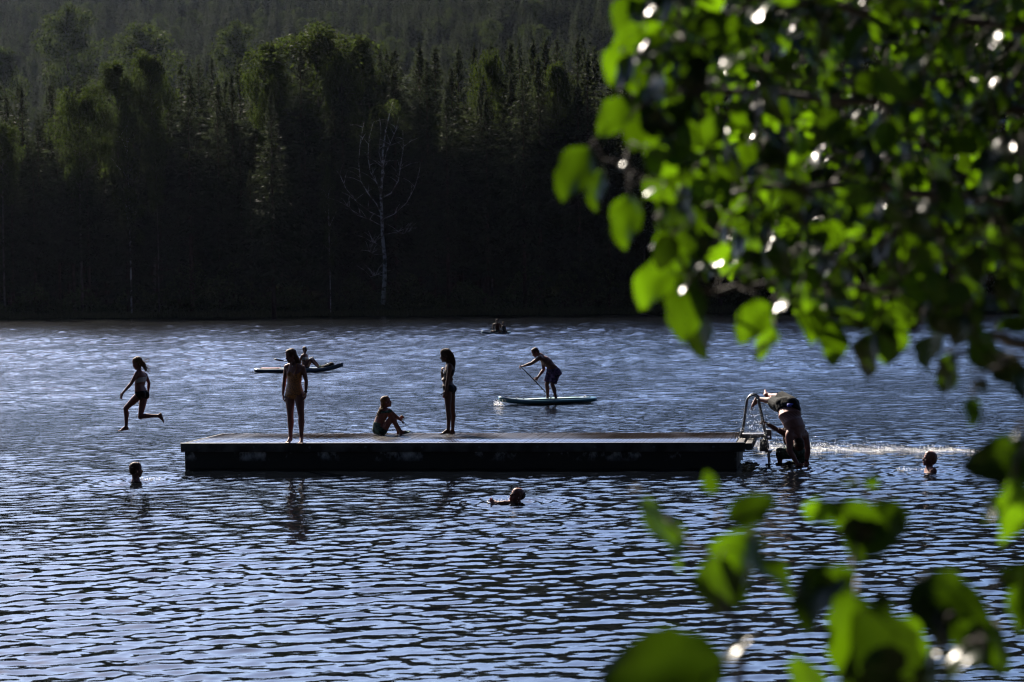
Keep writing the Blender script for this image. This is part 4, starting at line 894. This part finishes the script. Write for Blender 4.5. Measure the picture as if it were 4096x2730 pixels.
tag(padl, 'paddle lying across the navy board with its blade jutting out behind', 'paddle')

# 7, 8. two people far out on one board
nB = on_plane(1900 + 92 / 3.337, 1230 + 366 / 3.337); tB = on_plane(1900 + 462 / 3.337, 1230 + 358 / 3.337); D7 = float(((nB + tB) / 2 - CP) @ Fv)
board('paddle_board', 'small far paddle board with two people sitting on it', nB, tB, .8, .15, M_BOARD_B, M_BOARD_W, .08, .09)
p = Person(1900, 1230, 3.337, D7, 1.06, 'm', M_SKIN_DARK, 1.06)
p.torso((294, 208, 0), (296, 240, 0), (300, 285, 0), (302, 325, 0), (248, 230), (340, 230), (286, 330), (322, 330), (0, -1, 0), 'A', sw=.40)
p.head((293, 183, 0), (-.3, -1, 0), (0, 0, 1)); p.arm('A', (236, 272, -.05), (243, 308, -.15), (258, 320, -.05), (0, 0, -1), .4, 1); p.arm('B', (352, 275, -.05), (340, 310, -.2), (320, 318, -.05), (0, 0, -1), .4, 1)
p.leg('A', (215, 322, -.25), (270, 345, -.15), (300, 350, -.1)); p.leg('B', (345, 322, -.3), (312, 342, -.1), (290, 350, -.1))
p.finish('larger of the two people sitting on the far board, shown as a dark outline', p.p(300, 350), .014, 1)
shorts(p, M_NAVY, .25, .25, 1.02, voxel=.016); p.cap_hair(M_HAIR_DARK)
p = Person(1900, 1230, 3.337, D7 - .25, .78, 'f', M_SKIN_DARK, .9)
p.torso((378, 240, 0), (382, 262, 0), (384, 292, 0), (386, 322, 0), (362, 252), (402, 252), (375, 326), (400, 326), (0, -1, 0), 'A')
p.head((374, 216, 0), (-.6, -.7, 0), (0, 0, 1)); p.arm('A', (352, 285, -.05), (350, 318, -.05), (345, 340, -.02), (0, 0, -1), .3, 1); p.arm('B', (412, 285, -.05), (410, 320, -.05), (418, 340, -.02), (0, 0, -1), .3, 1)
p.leg('A', (365, 322, -.25), (395, 348, -.1), (380, 352, -.1)); p.leg('B', (420, 322, -.2), (440, 350, -.1), (450, 352, -.05))
p.finish('smaller of the two people sitting on the far board', p.p(385, 350), .014, 1)
hh, sd_, fr_, arm = p.coords(); p.cloth('vest', M_NAVY, (hh > -.1) & (hh < np.linalg.norm(p.neck - p.pel) * .85) & ~arm); p.cap_hair(M_HAIR_BLOND)

# 9. diver
D9 = 35.1
p = Person(2850, 1530, 3.92, D9, 1.22, 'm', M_SKIN, 1.14)
p.torso((1338, 850, .0), (1305, 720, .05), (1212, 520, .12), (1178, 372, .30), (1205, 838), (1445, 820), (1095, 372), (1262, 350), (.0, .9, -.45), 'A', 'B', belly=.02, sw=.44, hw=.22)
p.head((1352, 948, .02), (.0, .95, -.3), (.05, -.35, -1))
p.arm('A', (1208, 1075, -.02), (1335, 1282, .0), (1415, 1385, .0), (.3, .9, .1), .25, -1, spread=.2); p.arm('B', (1495, 1050, -.02), (1478, 1240, .0), (1496, 1385, -.02), (-.3, .9, .1), .2, 1, spread=.28)
p.leg('A', (965, 318, .35), (735, 265, .30), (660, 405, -.05), down=(-1, .4, .3), thick=1.0); p.leg('B', (1020, 225, .45), (880, 205, .36), (850, 150, .30), down=(-1, .1, .3), thick=.9)
p.finish('man in dark shorts diving head first off the right end of the dock', p.p(1400, 1385), .008)
shorts(p, M_SHORTS, .34, .40, 1.06, voxel=.010); p.cap_hair(M_HAIR_DARK, None, .010)
so2 = [c_ for c_ in p.o.children if c_.name.startswith('shorts')][0]; vv = np.array([v.co for v in so2.data.vertices]) + p.org
tgt = p.p(1208, 335, 0) - CP; dn_ = nrm(tgt); off_ = (vv - CP) - ((vv - CP) @ dn_)[:, None] * dn_; near_ = vv[np.linalg.norm(off_, axis=1) < .03]
pt = near_[np.argmin(np.linalg.norm(near_ - CP, axis=1))]; pax = nrm(np.array([1, .15, 0])); pup = nrm(np.array([0, .35, 1.0])); p.child('patch', MB().box(pt, (pax, np.cross(pup, pax), pup), (.052, .010, .027)), M_BLUE)
W_, T_ = p.arms[1][2], p.arms[1][3]; d = nrm(T_ - W_); p.child('wristwatch', MB().tube([W_ - d * .035, W_ - d * .0], .036, 14), M_BLACK)
diver = p
# 10. climber behind the diver
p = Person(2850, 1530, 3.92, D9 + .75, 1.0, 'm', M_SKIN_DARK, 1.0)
p.torso((1215, 790, 0), (1240, 860, .0), (1285, 980, 0), (1320, 1090, 0), (1150, 812), (1310, 830), (1270, 1110), (1385, 1120), (-.9, .2, 0), 'A', sw=.36)
p.head((1195, 720, 0), (-1, .1, .1), (0, 0, 1))
p.arm('A', (1000, 735, .0), (835, 640, -.02), (770, 612, -.02), (0, -.6, -.8), 1.0, 1); p.arm('B', (1150, 940, .05), (1120, 820, .0), (1110, 780, 0), (0, -1, 0), .8, 1)
p.leg('A', (1035, 1120, -.05), (1060, 1330, .0), (1000, 1400, 0), foot_on=False); p.leg('B', (1330, 1300, .0), (1340, 1500, .1), (1300, 1500, 0), foot_on=False)
p.finish('dark tanned bather in patterned shorts pulling up on the dock ladder behind the diver', p.p(1300, 1250), .009)
shorts(p, M_FLORAL, .30, .30, 1.05, voxel=.012); p.cap_hair(M_HAIR_DARK)

# 11-13. swimmers
def swimmer(x0, y0, sc, hc, face, up, neck, sh, wl, sex, label, k, low=.5, skin=M_SKIN, hair=M_HAIR_BROWN):
    D = depth(*wl); p = Person(x0, y0, sc, D, 1.0, sex, skin, k)
    n = p.p(*neck); z0 = n * [1, 1, 0]
    a, b_ = sh; ch = (.5 * (a[0] + b_[0]), .5 * (a[1] + b_[1]) + 45 * sc / 3.92)
    p.torso(neck, ch, (ch[0], ch[1] + 110 * sc / 3.92), (ch[0], ch[1] + 230 * sc / 3.92), a, b_, (ch[0] - 30 * sc / 3.92, ch[1] + 240 * sc / 3.92), (ch[0] + 30 * sc / 3.92, ch[1] + 240 * sc / 3.92), np.asarray(face) * [1, 1, 0], 'B')
    p.head(hc, face, up); return p
p = swimmer(400, 1700, 2.139, (309, 388), (1, .35, .0), (-.05, 0, 1), (305, 462), ((272, 560), (350, 560)), (545, 1925), 'm', '', 1.06)
p.finish('swimmer with short dark hair facing right, left of the dock', p.p(305, 480), .008); p.cap_hair(M_HAIR_BROWN, None, .008); p.eyes()
p = swimmer(1900, 1900, 5.88, (985, 500), (-.75, -.6, .45), (.35, .0, 1), (1020, 720), ((930, 830), (1170, 800)), (2075, 2015), 'm', '', 1.10)
s_ = p; s_.sA = s_.p(880, 700, 0); s_.dsA = 0; s_.arm('A', (740, 675, -.12), (560, 668, .0), (420, 640, .02), (.0, -.5, .8), .5, 1)
p.finish('balding swimmer lifting one hand out of the water in front of the dock', p.p(1000, 700), .007)
mbh = MB(); mbh.ell(p.hs(0, -.045, .035), p.hax, (.078 * 1.1, .068 * 1.1, .07 * 1.1)); p.child('hair', mbh, M_HAIR_DARK, .008, 1); p.eyes()
p = swimmer(3560, 1750, 7.84, (1238, 690), (-1, -.05, .22), (.2, 0, 1), (1225, 960), ((1150, 1120), (1360, 1050)), (3722, 1889), 'm', '', 1.06)
p.finish('laughing swimmer with reddish short hair looking left near the right edge', p.p(1240, 1060), .007); p.cap_hair(mat('hair_reddish', (.12, .045, .02), .5), None, .012); p.eyes()

# ------------------------------------------------------------------ splashes
def drops(name, pts, rad, label):
    pts = np.asarray(pts); n = len(pts); o8 = np.array([[1, 0, 0], [-1, 0, 0], [0, 1, 0], [0, -1, 0], [0, 0, 1], [0, 0, -1]], float)
    V = (pts[:, None] + o8[None] * rad[:, None, None] * np.random.default_rng(1).uniform(.6, 1.4, (n, 6, 1))).reshape(-1, 3)
    f = np.array([[0, 2, 4], [2, 1, 4], [1, 3, 4], [3, 0, 4], [2, 0, 5], [1, 2, 5], [3, 1, 5], [0, 3, 5]]); T = (np.arange(n)[:, None, None] * 6 + f[None]).reshape(-1, 3)
    tag(mesh_np(name, V, T, M_DROP, True), label, 'splash', kind='stuff')
g = np.random.default_rng(31)
def wz(x, y): return waves(np.array([[x]]), np.array([[y]]), np.array([math.hypot(x, y)]), None)[0, 0]
# foam trail stretching right from the ladder
a = on_plane(3060, 1812); b_ = on_plane(3930, 1816); n = 8500
t = g.random(n) ** 1.25; back = g.gamma(1.7, .62, n) * (1.1 - .7 * t) + .22 * np.sin(t * 23) + .12 * np.sin(t * 71); clump = (np.sin(t * 61 + back * 3) + np.sin(t * 143 + 2) + np.sin(back * 7 + t * 30)) / 3 + g.normal(size=n) * .5 > -.1
c = a + (b_ - a) * t[:, None]; c[:, 0] += g.normal(size=n) * .03; c[:, 1] += back
c[:, 2] = .014 + np.abs(g.normal(size=n)) * .022 * np.exp(-np.abs(back) * 1.2); c = c[clump]
drops('splash', c, g.uniform(.0016, .0062, len(c)), 'band of glittering spray on the water to the right of the ladder')
n = 420; c = np.array([vpl(g.normal(700, 130), g.normal(820, 240), -.1 + g.normal() * .3) for _ in range(n)]); drops('splash', c[c[:, 2] > .02], g.uniform(.003, .0065, n)[c[:, 2] > .02], 'bright drops of water flying round the dock ladder and corner')
n = 260; c = np.array([P(2000 - abs(g.normal(0, 10)) + 12, 1612 - abs(g.normal(0, 7)) + 4, 55.2 + g.normal() * .15) for _ in range(n)]); c2 = on_plane(1995, 1625)
n = 300; c = c2 + np.stack([g.normal(size=n) * .07, g.normal(size=n) * .15, np.abs(g.normal(size=n)) * .07 + .02], 1); drops('splash', c, g.uniform(.002, .007, n), 'small bow splash at the nose of the teal paddle board')
n = 200; c2 = on_plane(1960, 2014); c = c2 + np.stack([g.uniform(-.05, .45, n), g.normal(size=n) * .10, np.abs(g.normal(size=n)) * .025 + .012], 1); drops('splash', c, g.uniform(.002, .0055, n), 'drops round the raised hand of the balding swimmer')
n = 160; c2 = on_plane(3645, 1885); c = c2 + np.stack([g.uniform(-.25, .35, n), g.normal(size=n) * .12, np.abs(g.normal(size=n)) * .02 + .012], 1); drops('splash', c, g.uniform(.002, .0055, n), 'drops trailing left of the laughing swimmer')
n = 120; c2 = on_plane(565, 1922); c = c2 + np.stack([g.uniform(-.1, .35, n), g.normal(size=n) * .12, np.abs(g.normal(size=n)) * .02 + .012], 1); drops('splash', c, g.uniform(.002, .005, n), 'drops around the neck of the swimmer left of the dock')
#@@LEAVES
# ------------------------------------------------------------------ foliage hanging over the near bank
M_LEAF = leaf_mat('alder_leaf', (0.009, 0.016, 0.004), (0.056, 0.118, 0.0012), 0.52, 0.27, 0.24, 0.3, 9.0)
_nt = M_LEAF.node_tree; _tr = [n for n in _nt.nodes if n.type == 'BSDF_TRANSLUCENT'][0]; _src = _tr.inputs['Color'].links[0].from_socket
_gi = _nt.nodes.new('ShaderNodeNewGeometry'); _pw = _nt.nodes.new('ShaderNodeMapRange'); _pw.inputs[3].default_value = 0.12; _pw.inputs[4].default_value = 1.5
_mu = _nt.nodes.new('ShaderNodeMix'); _mu.data_type = 'RGBA'; _mu.blend_type = 'MULTIPLY'; _mu.inputs[0].default_value = 1.0    # leaves differ in thickness; the random dimming also stands in for crown shade
_pp = _nt.nodes.new('ShaderNodeMath'); _pp.operation = 'POWER'; _pp.inputs[1].default_value = 1.7; _nt.links.new(_gi.outputs['Random Per Island'], _pp.inputs[0]); _nt.links.new(_pp.outputs[0], _pw.inputs[0]); _nt.links.new(_pw.outputs[0], _mu.inputs[7]); _nt.links.new(_src, _mu.inputs[6]); _nt.links.new(_mu.outputs[2], _tr.inputs['Color'])
M_TWIG = mat('twig_bark', (0.02, 0.014, 0.010), 0.9, var=.3, vscale=30)
def leaf_geo(base, tip_dir, normal, L, rnd, wide=.42, fold=.25, curl=.25):
    t_ = nrm(tip_dir); n = nrm(np.asarray(normal, float) - t_ * (np.asarray(normal, float) @ t_)); s_ = np.cross(t_, n); V = []
    ph = rnd.uniform(0, 6); nt_, ns = 9, 7
    for i_ in range(nt_):
        t = i_ / (nt_ - 1); w = L * wide * 1.95 * (t + .015) ** .55 * max(.004, 1 - t) ** .80 * (1 + .05 * math.sin(ph + 17 * t))
        for j in range(ns):
            q = (j / (ns - 1)) * 2 - 1; z = fold * abs(q) * w + curl * L * (t - .5) ** 2 * -1 + .065 * L * math.sin(ph + 9 * t + 3 * q) * abs(q)
            ser = 1 + .03 * ((i_ % 2) * 2 - 1) * (abs(q) > .9)
            V.append(base + t_ * L * t + s_ * q * w * ser + n * z)
    i_ = np.arange(nt_ - 1)[:, None] * ns; j = np.arange(ns - 1)[None]
    return np.array(V), np.stack([i_ + j, i_ + j + 1, i_ + ns + j + 1, i_ + ns + j], -1).reshape(-1, 4)
HV = nrm(S + nrm(CP - P(3200, 900, 3.5)))                 # the tilt that throws the sun at a viewer on the bank
def grow(name, label, cat, skeletons, leaves, root_pt, seed, twig_r=.0022):
    rnd = random.Random(seed); r = empty(name, tuple(root_pt)); O = np.asarray(root_pt, float); nodes = []
    for pts, r0, r1 in skeletons:
        Q = [pts[0]]
        for a, b_ in zip(pts[:-1], pts[1:]):
            for t in (.25, .5, .75, 1): Q.append(a * (1 - t) + b_ * t + np.array([rnd.gauss(0, .006) for _ in range(3)]) * (t < 1))
        MB().tube(Q, list(np.linspace(r0, r1, len(Q))), 8).build('branch', M_TWIG, r, smooth=True).location = -O; nodes += Q[2:]
    nodes = np.array(nodes); fol = MB(); tw = MB()
    items = []
    for px, py, d, L, ang, nb, gloss in leaves:
        c = P(px, py, d); t_ = nrm(math.cos(math.radians(ang)) * Rv - math.sin(math.radians(ang)) * Uv + Fv * rnd.gauss(0, .28))
        n = HV + np.array([rnd.gauss(0, .08) for _ in range(3)]) if gloss else np.array(nb, float)
        if gloss: L *= .62
        if gloss: t_ = nrm(np.cross(n, np.cross(t_, n)))
        items.append((c - t_ * L * .5, t_, n, L))
    items.sort(key=lambda q: np.min(np.linalg.norm(nodes - q[0], axis=1)))
    for b0, t_, n, L in items:
        d = np.linalg.norm(nodes - b0, axis=1); k_ = int(np.argmin(d)); a = nodes[k_]
        pet = b0 - t_ * min(.02, d[k_] * .3)
        if len(items) < 60: tw = MB()
        tw.tube([a, (a + pet) / 2 + np.array([rnd.gauss(0, .004), 0, rnd.uniform(0, .012)]), pet, b0 + t_ * .004], [twig_r * 1.1, twig_r, twig_r * .7, twig_r * .5], 5)
        if len(items) < 60: tw.build('twig', M_TWIG, r, smooth=True).location = -O
        nodes = np.vstack([nodes, pet]) if d[k_] < .5 else nodes
        V, Q = leaf_geo(b0, t_, n, L, rnd, rnd.uniform(.38, .48), rnd.uniform(.05, .35), rnd.uniform(.1, .5)); fol.add(V, Q)
    if len(items) >= 60: tw.build('twig', M_TWIG, r, smooth=True).location = -O
    fol.build('foliage', M_LEAF, r, smooth=True).location = -O
    tag(r, label, cat); return r
def inside(x, y, poly):
    c = False; n = len(poly); j = n - 1
    for i_ in range(n):
        (xi, yi), (xj, yj) = poly[i_], poly[j]
        if (yi > y) != (yj > y) and x < (xj - xi) * (y - yi) / (yj - yi) + xi: c = not c
        j = i_
    return c
rl = random.Random(12)
poly = [(2470, -120), (2480, 130), (2470, 260), (2530, 380), (2620, 560), (2640, 800), (2650, 1000), (2740, 1120), (2860, 1150), (2960, 1080), (3120, 1130), (3270, 1270), (3430, 1290), (3520, 1330), (3680, 1260), (3820, 1340), (3960, 1300), (4300, 1350), (4400, -150)]
LV = []
def rn_normal(face=.62): return nrm(np.array([rl.gauss(-.15, .62), -face, rl.gauss(.45, .55)]))
tries = 0
while len(LV) < 1150 and tries < 19000:
    tries += 1; x, y = rl.uniform(2440, 4350), rl.uniform(-150, 1370)
    if not inside(x, y, poly): continue
    if 3850 < x < 4110 and 230 < y < 480 and rl.random() < .6: continue
    if x > 3880 and 1100 < y and rl.random() < .5: continue
    edge = x < 2780 or y > 1150; LV.append((x, y, rl.uniform(3.2, 3.9) if edge else rl.uniform(3.3, 6.0), rl.uniform(.050, .076), rl.gauss(95, 50), rn_normal(), False))
fr = lambda a=0, b_=.35: nrm(np.array([a, -.85, b_]))
hand_placed = [(2510, 60, 3.4, .085, 120, fr(-.2), 0), (2590, 90, 3.5, .075, 70, fr(.2), 0), (2470, 255, 3.4, .072, 110, fr(), 0), (2520, 300, 3.45, .065, 60, fr(-.1), 0), (2455, 470, 3.35, .075, 130, fr(), 0), (2550, 500, 3.4, .085, 100, fr(.1), 0),
 (2300, 700, 3.3, .090, 118, fr(-.45, .1), 0), (2390, 760, 3.35, .065, 100, nrm(np.array([-.7, -.65, .1])), 0), (2505, 890, 3.3, .085, 95, fr(-.5, .1), 0), (2610, 1140, 3.3, .085, 125, fr(-.3, .2), 0),
 (2740, 1250, 3.3, .095, 95, fr(), 0), (2800, 1330, 3.35, .090, 80, nrm(np.array([-.7, -.65, .1])), 0), (3010, 1290, 3.35, .080, 130, fr(-.1), 0), (3060, 1360, 3.4, .07, 110, nrm(np.array([.6, -.4, .2])), 0), (2700, 600, 3.4, .08, 80, fr(.1), 0), (2690, 1000, 3.4, .085, 110, fr(-.2), 0),
 (3250, 1290, 3.4, .075, 100, fr(), 0), (3330, 1370, 3.5, .08, 85, fr(.3), 0), (3470, 1430, 3.4, .08, 95, nrm(np.array([-.7, -.65, .1])), 0), (3560, 1360, 3.4, .085, 95, fr(0), 0), (3720, 1400, 3.4, .08, 110, nrm(np.array([-.7, -.65, .1])), 0), (3790, 1500, 3.3, .07, 100, nrm(np.array([-.7, -.65, .1])), 0), (3950, 1420, 3.3, .08, 60, nrm(np.array([-.7, -.65, .1])), 0), (4040, 1480, 3.3, .08, 40, nrm(np.array([-.7, -.65, .1])), 0),
 (2490, 660, 3.25, .03, 70, HV, 1), (2670, 480, 3.4, .05, 150, HV, 1), (2600, 770, 3.3, .05, 100, HV, 1), (2780, 640, 3.3, .075, 110, HV, 1), (2930, 250, 3.3, .10, 110, HV, 1), (2830, 340, 3.3, .085, 110, HV, 1), (3030, 60, 3.3, .10, 130, HV, 1), (2800, 1050, 3.3, .075, 115, HV, 1), (2730, 1160, 3.3, .03, 90, HV, 1), (3120, 1230, 3.3, .06, 120, HV, 1),
  (3040, 1400, 3.3, .05, 100, HV, 1), (3730, 1200, 3.3, .07, 80, HV, 1), (3690, 830, 3.3, .06, 60, HV, 1), (3880, 430, 3.3, .06, 60, HV, 1), (2990, 390, 3.3, .06, 100, HV, 1), (3980, 160, 3.3, .06, 70, HV, 1)]
for _ in range(900):                                   # the crown goes on above and behind the picture and shades what hangs below it
    LV.append((rl.uniform(2750, 4900), rl.uniform(-1500, -130), rl.uniform(3.4, 6.4), rl.uniform(.055, .08), rl.gauss(95, 50), rn_normal(), False))
for _ in range(1100):
    x, y = rl.uniform(2900, 4600), rl.uniform(-150, 1050)
    LV.append((x, y, rl.uniform(4.2, 7.0), rl.uniform(.055, .08), rl.gauss(95, 50), rn_normal(), False))
for _ in range(900):
    LV.append((rl.uniform(1900, 3500), rl.uniform(-1700, -260), rl.uniform(4.0, 6.6), rl.uniform(.055, .08), rl.gauss(95, 50), rn_normal(), False))
LV += [(a, b_, c, d * 1.1, e, f, g_) for a, b_, c, d, e, f, g_ in hand_placed]
tr0 = np.array([2.9, 4.6, 0.85])
def PP(l): return [P(*q) for q in l]
sk = [([tr0, tr0 + [.03, .05, 1.5], tr0 + [-.02, .0, 2.6], tr0 + [.06, 0, 4.2], tr0 + [.0, 0, 5.6]], .13, .06),
      ([tr0 + [0, 0, 2.2]] + PP([(4500, 950, 4.4), (3900, 800, 4.2), (3350, 740, 4.0), (2900, 790, 3.7), (2620, 880, 3.4)]), .016, .003),
      ([tr0 + [0, 0, 2.6]] + PP([(4500, 450, 4.4), (3900, 420, 4.3), (3300, 400, 4.0), (2800, 350, 3.6), (2520, 400, 3.4)]), .016, .003),
      ([tr0 + [0, 0, 2.9]] + PP([(4500, 60, 4.4), (3900, 90, 4.2), (3400, 40, 4.0), (2900, -20, 3.7), (2580, 20, 3.45)]), .016, .003),
      ([tr0 + [0, 0, 1.9]] + PP([(4500, 1330, 4.2), (4080, 1200, 4.0), (3600, 1150, 3.8), (3100, 1130, 3.6), (2760, 1150, 3.35)]), .014, .003),
      ([tr0 + [0, 0, 1.8]] + PP([(4500, 1500, 3.8), (4150, 1380, 3.5), (3960, 1340, 3.4), (3800, 1440, 3.3)]), .02, .004)]
grow('alder_tree', 'alder crown of bright backlit leaves hanging in from the upper right corner', 'tree', sk, LV, tr0, 3)
low = [(3885, 1650, 2.9, .045, 95, nrm(np.array([.2, -.5, .1])), 0), (3925, 1545, 3.0, .03, 60, fr(), 0), (4010, 1850, 2.6, .105, 175, nrm(np.array([-.7, -.65, .1])), 0), (3985, 2030, 2.5, .08, 100, HV, 1), (4035, 2050, 2.5, .085, 95, fr(.5, .2), 0), (4090, 1540, 2.9, .05, 95, nrm(np.array([-.7, -.65, .1])), 0), (4060, 1740, 2.5, .03, 90, HV, 1)]
tr1 = np.array([1.95, 2.9, 1.15])
grow('hanging_sprig', 'sprig with one large dark leaf hanging at the right edge under the alder crown', 'branch', [([tr1, tr1 + [.02, 0, 1.0], P(4500, 1500, 2.85), P(4300, 1560, 2.8), P(4180, 1680, 2.6), P(4110, 1790, 2.55)], .008, .002), ([P(4150, 1450, 2.8), P(4000, 1430, 2.9), P(3930, 1500, 2.95), P(3900, 1590, 2.9)], .004, .002)], low, tr1, 5)
sh = [(2665, 2130, 2.35, .085, 58, nrm(np.array([.62, -.45, .55])), 0), (2610, 2060, 2.4, .04, 45, nrm(np.array([.62, -.45, .55])), 0), (2838, 1928, 2.5, .028, 250, fr(0, .3), 0), (3357, 1940, 2.5, .045, 165, nrm(np.array([.45, -.35, .8])), 0), (3490, 1920, 2.5, .02, 280, fr(), 0), (3010, 2035, 2.4, .055, 335, nrm(np.array([.3, -.8, .2])), 0),
 (3290, 2045, 2.4, .045, 10, nrm(np.array([-.7, -.65, .1])), 0), (3450, 2095, 2.4, .075, 35, nrm(np.array([-.7, -.65, .1])), 0), (3530, 2120, 2.4, .07, 120, fr(-.3, .3), 0), (3425, 2165, 2.4, .06, 70, fr(0, .5), 0), (2930, 2300, 2.25, .10, 110, nrm(np.array([-.7, -.65, .1])), 0), (3090, 2300, 2.25, .06, 40, nrm(np.array([.3, -.4, .6])), 0), (2870, 2360, 2.25, .07, 95, fr(-.5, .1), 0),
 (3270, 2385, 2.3, .08, 115, nrm(np.array([-.5, -.55, .4])), 0), (3330, 2330, 2.3, .05, 150, nrm(np.array([.3, -.8, .2])), 0), (3800, 2430, 2.25, .092, 25, fr(-.15, .3), 0), (3770, 2470, 2.28, .075, 80, fr(.1), 0), (4055, 2316, 2.4, .045, 170, fr(), 0), (3390, 2535, 2.2, .085, 100, fr(.1, -.1), 0), (3560, 2640, 2.15, .11, 60, fr(-.1), 0), (3470, 2680, 2.2, .09, 120, fr(.2, .1), 0),
 (3890, 2580, 2.2, .055, 60, fr(.1), 0), (3980, 2600, 2.25, .06, 80, nrm(np.array([-.7, -.65, .1])), 0), (2915, 2620, 2.1, .06, 150, HV, 1), (2960, 2590, 2.1, .04, 100, HV, 1), (3850, 2655, 2.1, .065, 160, HV, 1), (3800, 2640, 2.1, .05, 120, HV, 1), (3905, 2650, 2.1, .035, 90, HV, 1), (2640, 2690, 2.1, .12, 172, nrm(np.array([-.7, -.65, .1])), 0), (3530, 2430, 2.3, .03, 90, fr(), 0),
 (3700, 2720, 2.2, .07, 100, nrm(np.array([-.7, -.65, .1])), 0), (4080, 2500, 2.2, .05, 80, HV, 1), (3250, 2740, 2.2, .07, 60, nrm(np.array([-.7, -.65, .1])), 0), (3640, 2580, 2.2, .06, 60, fr(.2), 0), (4090, 2440, 2.2, .05, 100, fr(), 0)]
tr2 = np.array([.75, 2.5, 1.2])
st_ = [([tr2, tr2 + [-.1, 0, .6]] + PP([(3000, 2900, 2.2), (2960, 2560, 2.2), (2900, 2420, 2.25), (2840, 2200, 2.3), (2640, 2060, 2.35)]), .009, .002), ([tr2 + [.05, 0, 0], tr2 + [0, 0, .6]] + PP([(3450, 2900, 2.2), (3430, 2600, 2.2), (3400, 2300, 2.35), (3440, 2080, 2.4), (3490, 1960, 2.5)]), .009, .002),
       ([tr2 + [.1, 0, 0], tr2 + [.1, 0, .6]] + PP([(3780, 2900, 2.2), (3800, 2650, 2.2), (3760, 2450, 2.25), (3990, 2330, 2.35)]), .009, .002), ([tr2 + [-.1, 0, 0], tr2 + [-.25, 0, .6]] + PP([(2650, 2900, 2.1), (2600, 2760, 2.1)]), .006, .003)]
grow('alder_shrub', 'young shrub with scattered large green leaves rising along the lower right edge', 'shrub', [([P(*((lambda v: (v[0], v[1], v[2]))((2048 + ((q - CP) @ Rv) / ((q - CP) @ Fv) * F_PX, 1365 - ((q - CP) @ Uv) / ((q - CP) @ Fv) * F_PX, ((q - CP) @ Fv) * 1.12)))) if i_ > 0 else q for i_, q in enumerate(pts)], a_, b_) for pts, a_, b_ in st_], [(a, b_, c * 1.12, d * 1.25, e, f, g_) for a, b_, c, d, e, f, g_ in sh], tr2, 9, .0014)

# ------------------------------------------------------------------ air
hz = bpy.data.materials.new('thin_haze'); hz.use_nodes = True; nt = hz.node_tree; nt.nodes.remove(nt.nodes['Principled BSDF'])
pv = nt.nodes.new('ShaderNodeVolumePrincipled'); pv.inputs['Color'].default_value = (.30, .35, .46, 1); pv.inputs['Density'].default_value = HAZE = 0.0000145; pv.inputs['Anisotropy'].default_value = 0.7
nt.links.new(pv.outputs[0], nt.nodes['Material Output'].inputs['Volume'])
hb = MB().box((0, 640, 120), ((1, 0, 0), (0, 1, 0), (0, 0, 1)), (440, 680, 124.5)).build('haze', hz); tag(hb, 'thin evening haze over the lake and the wooded hill', 'haze', kind='stuff')
